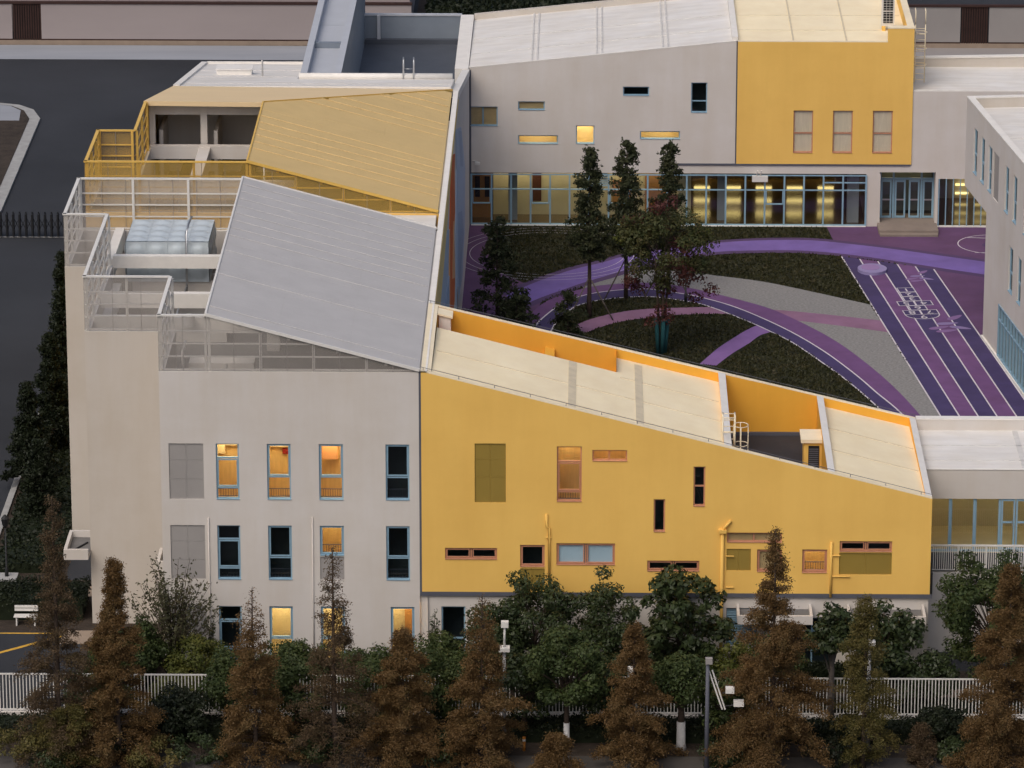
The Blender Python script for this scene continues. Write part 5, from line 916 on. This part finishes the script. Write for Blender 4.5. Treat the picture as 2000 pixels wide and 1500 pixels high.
for k, (x, y, h, r, mt, lb) in enumerate(((-24.6, -11.2, 1.6, 1.3, 'red_g', 'olive bush in the bottom left corner of the street verge'), (-20.0, -10.8, 1.3, 1.2, 'gr_k', 'dark low bush at the foot of the second redwood'), (-16.6, -11.3, 1.2, 1.4, 'gr_d', 'dark low bush at the bottom edge between the second and third redwoods'), (-11.8, -11.2, 1.5, 1.2, 'gr_d', 'dark low bush at the foot of the tall thin redwood'), (-18.6, -12.0, 1.2, 1.3, 'red_g', 'olive low bush at the bottom edge left of the third redwood'), (-22.8, -12.2, .9, 1.4, 'gr_d', 'dark ground-hugging bush under the leftmost redwood'), (6.0, -11.2, .9, 1.1, 'gr_d', 'dark low bush at the foot of the camera pole'), (-6.0, -11.0, 1.5, 1.2, 'gr_d', 'dark low bush at the bottom edge left of the floodlight pole'), (10.8, -11.0, 1.3, 1.1, 'gr_k', 'dark low bush at the bottom edge right of the spreading redwood'), (16.0, -10.8, 1.1, 1.0, 'gr_d', 'dark low bush at the bottom edge left of the last redwood'))):
    put('bush', lb, 'bush', (x, y, 0), broadleaf(h, r, h*.45, h*.9, 190+k, mt, 30, .13, 200, (.25, .42), tr_r=.04), k, 1, 'low bushes on the street verge')
# vase-shaped sparse tree at the white corner
def vase(H, Rb, seed, m, nb=46, per=34, size=.17, z0=1.2, dens=.2):
    rg = np.random.default_rng(seed); T = MB().tube([(0, 0, 0), (.05, 0, z0)], [.09, .07], 7); B = MB(); pts = []
    for k in range(nb):
        az = rg.uniform(0, 2*math.pi); r = Rb*rg.uniform(.25, 1.05); h = H*(1-.34*(r/Rb)**1.6)*rg.uniform(.75, 1.02); s = z0*rg.uniform(.6, 1.3)
        q = np.array([(0, 0, s), (math.cos(az)*r*.38, math.sin(az)*r*.38, s+(h-s)*.5), (math.cos(az)*r, math.sin(az)*r, h)]); B.tube([tuple(p) for p in q], [.032, .02, .006], 4, False)
        n = int(per*rg.uniform(.6, 1.3)); t = rg.uniform(.4, 1.03, n); C = np.stack([np.interp(t, (0, .5, 1), q[:, i]) for i in range(3)], 1)+rg.normal(size=(n, 3))*dens*.6; pts.append(C)
    return [('trunk', T.mesh('trunk', 'bark', True)), ('branches', B.mesh('branches', 'bark')), ('crown', leaves('crown', np.concatenate(pts), size, m, .4, seed=seed))]
put('young_tree', 'sparse vase-shaped olive tree before the white corner louvres', 'tree', (-18.5, -2.4, 0), vase(6.7, 2.2, 61, 'sparse', 70, 46, .19), 0, 1)
put('young_tree', 'thin upright dark sapling left of the base wall window near the yellow corner', 'tree', (-6.75, -1.5, 0), vase(3.7, .35, 62, 'gr_d', 10, 60, .12, 1.0, .1), 0, 1)
put('young_tree', 'thin dark climbing sapling right of the grey louvre column', 'tree', (-16.9, -1.0, 0), vase(3.6, .3, 63, 'gr_d', 8, 50, .12, .8, .1), 0, 1)
# courtyard trees
CT = 'courtyard trees'
def court(name, label, loc, H, Rb, seed, m='gr_c', base=.25, pw=.55, dens=.32, stakes=True):
    t = put(name, label, 'tree', loc, make_redwood(H, Rb, seed, m, 0, dens, .2, base=base, pw=pw), seed, 1, CT)
    if stakes:
        for k in range(3):
            a = 2*math.pi*k/3+seed; o = MB().tube([(math.cos(a)*1.5, math.sin(a)*1.5, 0), (0, 0, 2.4)], .04, 6).build('stake', 'bark2', t, True); o.location = (0, 0, 0)
court('conifer_tree', 'left one of three slim staked evergreens in the courtyard', (.2, 57.1, 0), 9.9, 1.55, 71, base=.36)
court('conifer_tree', 'middle one of three slim staked evergreens in the courtyard', (2.3, 61.0, 0), 9.3, 1.65, 72, base=.30)
court('conifer_tree', 'right one of three slim evergreens behind the red maple', (4.75, 61.8, 0), 9.0, 1.45, 73, base=.30)
court('conifer_tree', 'bushy dark evergreen beside the striped courtyard wall', (-5.0, 54.6, 0), 6.4, 2.0, 74, base=.05, pw=.45, stakes=False)
court('conifer_tree', 'low dark bush below the left slim evergreen in the courtyard', (-1.0, 53.2, 0), 2.6, 1.0, 75, base=.02, pw=.5, stakes=False)
court('conifer_tree', 'low round dark evergreen in front of the bushy one by the wall', (-3.9, 52.0, 0), 2.7, 1.4, 76, base=.02, pw=.4, stakes=False)
mp = put('maple_tree', 'multi-stem maple with green and dark red leaves and teal wrapped trunks', 'tree', (4.2, 50.1, 0), broadleaf(9.2, 2.7, 6.1, 5.2, 81, 'mix_l', 62, .17, 150, (.45, .75), multi=5, tr_r=.07), 0, 1, CT)
rg = np.random.default_rng(5); cc = [(1.6+rg.normal()*.7, rg.normal()*.8, 5.2+rg.normal()*1.3) for _ in range(14)]+[(rg.normal()*.9, rg.normal()*.7, 8.0+rg.normal()*.4) for _ in range(6)]+[(-1.6+rg.normal()*.4, rg.normal()*.5, 4.0+rg.normal()*.6) for _ in range(4)]+[(rg.normal()*.4, rg.normal()*.4, 2.4+rg.normal()*.3) for _ in range(3)]
o = bpy.data.objects.new('red_crown', clumpy(cc, [.5]*len(cc), 120, .17, 'red_m', 82)); COL.objects.link(o); o.parent = mp
cc = [(-1.9+rg.normal()*.25, rg.normal()*.4, 6.9+rg.normal()*.3) for _ in range(4)]+[(2.3+rg.normal()*.25, .5, 6.9+rg.normal()*.25) for _ in range(4)]
o = bpy.data.objects.new('yellow_crown', clumpy(cc, [.5]*len(cc), 80, .2, 'gr_y', 83)); COL.objects.link(o); o.parent = mp
for s in range(5):
    a = 2*math.pi*s/5; o = MB().tube([(.2*math.cos(a), .2*math.sin(a), 0), (.34*math.cos(a), .34*math.sin(a), 2.0)], .12, 8).build('trunk_wrap', 'wrap', mp, True); o.location = (0, 0, 0)
# west side trees and far shrubs
WT = 'dark trees along the west wall'
for k, (x, y, h, r, s) in enumerate(((-28.0, 42, 7.9, 1.5, 91), (-27.4, 37, 7.4, 1.6, 92), (-27.6, 31, 6.6, 1.5, 93), (-28.2, 26, 5.6, 1.6, 94), (-27.0, 21, 4.2, 1.4, 95))):
    put('conifer_tree', ['farthest and tallest dark evergreen along the west wall', 'second dark evergreen from the far end of the west wall', 'middle dark evergreen beside the west wall kerb', 'fourth dark evergreen, leaning over the west kerb', 'nearest low dark evergreen beside the west wall'][k], 'tree', (x, y, 0), make_redwood(h, r*.85, s, 'gr_k', 0, .75, .17, base=.12, pw=.7), k, 1, WT)
def hedge(label, x0, x1, y0, y1, h, m='gr_k', seed=1, dens=230, size=.13):
    rg = np.random.default_rng(seed); A = (x1-x0)*(y1-y0); n = int(dens*(A+2*(x1-x0)*h+2*(y1-y0)*h)); P = np.stack([rg.uniform(x0, x1, n), rg.uniform(y0, y1, n), h*rg.uniform(.05, 1, n)**.35], 1)
    P[:, 2] *= 1+.12*np.sin(P[:, 0]*2.1+seed)*np.cos(P[:, 1]*1.7); cx, cy = (x0+x1)/2, (y0+y1)/2; t = thing('hedge', label, 'hedge', (cx, cy, 0), 'clipped hedges')
    P -= np.array([cx, cy, 0]); o = bpy.data.objects.new('foliage', leaves('foliage', P, size, m, .6, seed=seed)); COL.objects.link(o); o.parent = t
    MB().box(x0+.15, x1-.15, y0+.15, y1-.15, 0, h*.8).build('core', M['gr_k'], t)
hedge('dark low hedge in front of the fence at left', -27, -3.6, -9.0, -7.1, .75, seed=1)
hedge('dark low hedge in front of the fence from the floodlight pole to the right edge', -3.4, 24, -8.8, -7.1, .8, seed=2)
hedge('dark hedge between the two tan paths at lower left', -28.5, -23.4, 6.4, 9.4, 1.2, seed=3)
hedge('dark hedge against the white base wall inside the fence', -19, 15, -1.5, -.6, .9, seed=4); hedge('dark hedge at the lower left corner of the white block', -22.6, -19.4, -2.5, 2.6, 1.0, 'gr_m', 5)
hedge('dark shrub bed beneath the west wall trees', -28.5, -25.3, 13, 44, .6, seed=6, dens=90, size=.2); hedge('dark shrub bed just inside the fence', -22, 24, -6.2, -4.9, .8, seed=7)
hedge('dark green hedge behind the far roofs at the top', -11.5, 22, 126, 134, 1.6, seed=8, dens=60, size=.3)
# ------------------------------------------------------------------ fence, lamps, small things
def fence(label, x0, x1):
    f = thing('fence', label, 'fence', ((x0+x1)/2, -6.6, 0)); MB().box(x0, x1, -6.75, -6.45, 0, .56).build('plinth', 'white', f); MB().box(x0, x1, -6.63, -6.57, 2.28, 2.34).build('top_rail', 'wmetal', f); MB().box(x0, x1, -6.63, -6.57, .62, .67).build('bottom_rail', 'wmetal', f)
    me = MB().box(-.022, .022, -.018, .018, .56, 2.29).mesh('picket', 'wmetal'); n = int((x1-x0)/.149)
    for k in range(n): link('picket', me, f, (x0+(x1-x0)*(k+.5)/n, -6.6, 0))
fence('white picket railing on a white plinth along the left street front', -34, -3.2); fence('white picket railing on a white plinth along the right street front', -3.1, 25)
def pole(label, x, y, h, r, m='concrete'):
    t = thing('lamp_post', label, 'lamp post', (x, y, 0)); MB().tube([(x, y, 0), (x, y, h)], [r*1.25, r*.85], 10).build('pole', m, t, True); return t
t = pole('grey pole with two white floodlight heads in front of the dark trees', -3.48, -8.5, 4.45, .085)
MB().box(-3.72, -3.24, -8.72, -8.28, 4.25, 4.42).build('lamp_head', 'wmetal', t); MB().tube([(-3.48, -8.5, 4.4), (-3.46, -8.5, 5.4)], .05, 8).build('mast', 'wmetal', t, True); MB().box(-3.62, -3.3, -8.65, -8.35, 5.35, 5.6).build('lamp_head', 'wmetal', t)
t = pole('grey lamp post with white head beside the yellow-green redwood', 12.42, -8.9, 4.9, .09)
MB().box(12.2, 12.66, -9.1, -8.7, 4.72, 4.92).build('lamp_head', 'wmetal', t); MB().tube([(12.42, -8.9, 4.9), (12.44, -8.9, 5.75)], .045, 8).build('mast', 'wmetal', t, True); MB().box(12.36, 12.56, -9, -8.8, 5.6, 5.8).build('lamp_head', 'wmetal', t)
t = pole('dark grey pole with white surveillance cameras on slanted arms', 5.3, -12.2, 5.3, .09, 'trim'); t['category'] = 'camera pole'
for a in (0, .25): MB().tube([(5.35+a*.6, -12.1, 4.75), (5.95+a*.5, -12.1, 2.95)], .035, 6).build('camera_arm', 'wmetal', t)
for (x, z, w) in ((6.1, 3.75, .35), (6.45, 3.15, .42)): o = MB().box(x-.02, x+w, -12.3, -11.95, z, z+.22).build('camera', 'wmetal', t); MB().box(x+w, x+w+.03, -12.25, -12.0, z+.04, z+.18).build('lens', 'dark', o); MB().tube([(5.95, -12.1, z-.05), (x+.1, -12.1, z)], .025, 6).build('bracket', 'dark', t)
MB().box(5.2, 5.5, -12.35, -12.1, 5.1, 5.35).build('junction_box', 'greyp', t)
t = thing('slanted_pole', 'thin leaning white pole behind the orange-brown redwood', 'pole', (2.5, -8.4, 0)); MB().tube([(2.52, -8.4, 0), (2.08, -8.5, 3.5)], [.05, .07], 8).build('shaft', 'wmetal', t, True); MB().box(2.38, 2.66, -8.55, -8.25, .0, .22).build('foot', 'whitewash', t); MB().box(1.9, 2.2, -8.65, -8.35, 3.1, 3.5).build('head', 'wmetal', t)
t = thing('street_lamp', 'black lantern lamp post on the west verge', 'street lamp', (-27.8, 12.4, 0)); MB().tube([(-27.8, 12.4, .0), (-27.8, 12.4, .5), (-27.8, 12.4, .55), (-27.8, 12.4, 2.6)], [.1, .09, .05, .04], 10).build('post', 'dark', t, True); MB().tube([(-27.8, 12.4, 2.6), (-27.8, 12.4, 2.7), (-27.8, 12.4, 3.05), (-27.8, 12.4, 3.25)], [.06, .14, .2, .03], 8).build('lantern', 'dark', t); MB().box(-28.6, -27.3, 11.9, 12.9, 0, .12).build('base', 'concrete', t)
t = thing('street_lamp', 'slim black lamp post standing in the courtyard paving', 'street lamp', (5.75, 60.3, 0)); MB().tube([(5.75, 60.3, 0), (5.75, 60.3, .5), (5.75, 60.3, .52), (5.75, 60.3, 3.2)], [.09, .08, .05, .04], 8).build('post', 'dark', t, True); MB().tube([(5.75, 60.3, 3.2), (5.75, 60.3, 3.35), (5.75, 60.3, 3.6)], [.05, .16, .04], 8).build('lantern', 'dark', t)
t = thing('bench', 'white slatted bench in the dark hedge at lower left', 'bench', (-26.1, 6.3, 0))
for k in range(3): MB().box(-26.7, -25.6, 5.75+k*.16, 5.88+k*.16, .42, .46).build('slat', 'wmetal', t)
for k in range(2): MB().box(-26.7, -25.6, 6.25, 6.29, .58+k*.16, .70+k*.16).build('back_slat', 'wmetal', t)
for x in (-26.6, -25.75): MB().box(x, x+.06, 5.78, 6.25, 0, .42).build('leg', 'wmetal', t)
t = thing('bollard', 'short orange bollard on the soil left of the whitewashed trunk', 'bollard', (-2.6, -9.6, 0)); MB().tube([(-2.6, -9.6, 0), (-2.6, -9.6, .65)], .07, 8).build('post', mat('orange_plastic', (.55, .2, .03), .5, .05), t, True); MB().tube([(-2.6, -9.6, .45), (-2.6, -9.6, .55)], .074, 8).build('band', 'wmetal', t)
t = thing('security_camera', 'small white security camera at the corner of the far grey wall', 'camera', (-6.6, 76.5, 4.0)); MB().box(-6.75, -6.45, 76.3, 76.5, 3.9, 4.05).build('body', 'wmetal', t); MB().tube([(-6.9, 76.78, 4.05), (-6.6, 76.5, 4.05)], .03, 6).build('arm', 'wmetal', t)
t = thing('flag_bracket', 'pair of white stick brackets above the far glazing', 'bracket', (10.4, 76.5, 3.2))
for dx in (0, .22): MB().tube([(10.3+dx, 76.75, 3.0), (10.38+dx, 76.35, 3.6)], .04, 6).build('stick', 'cap', t)
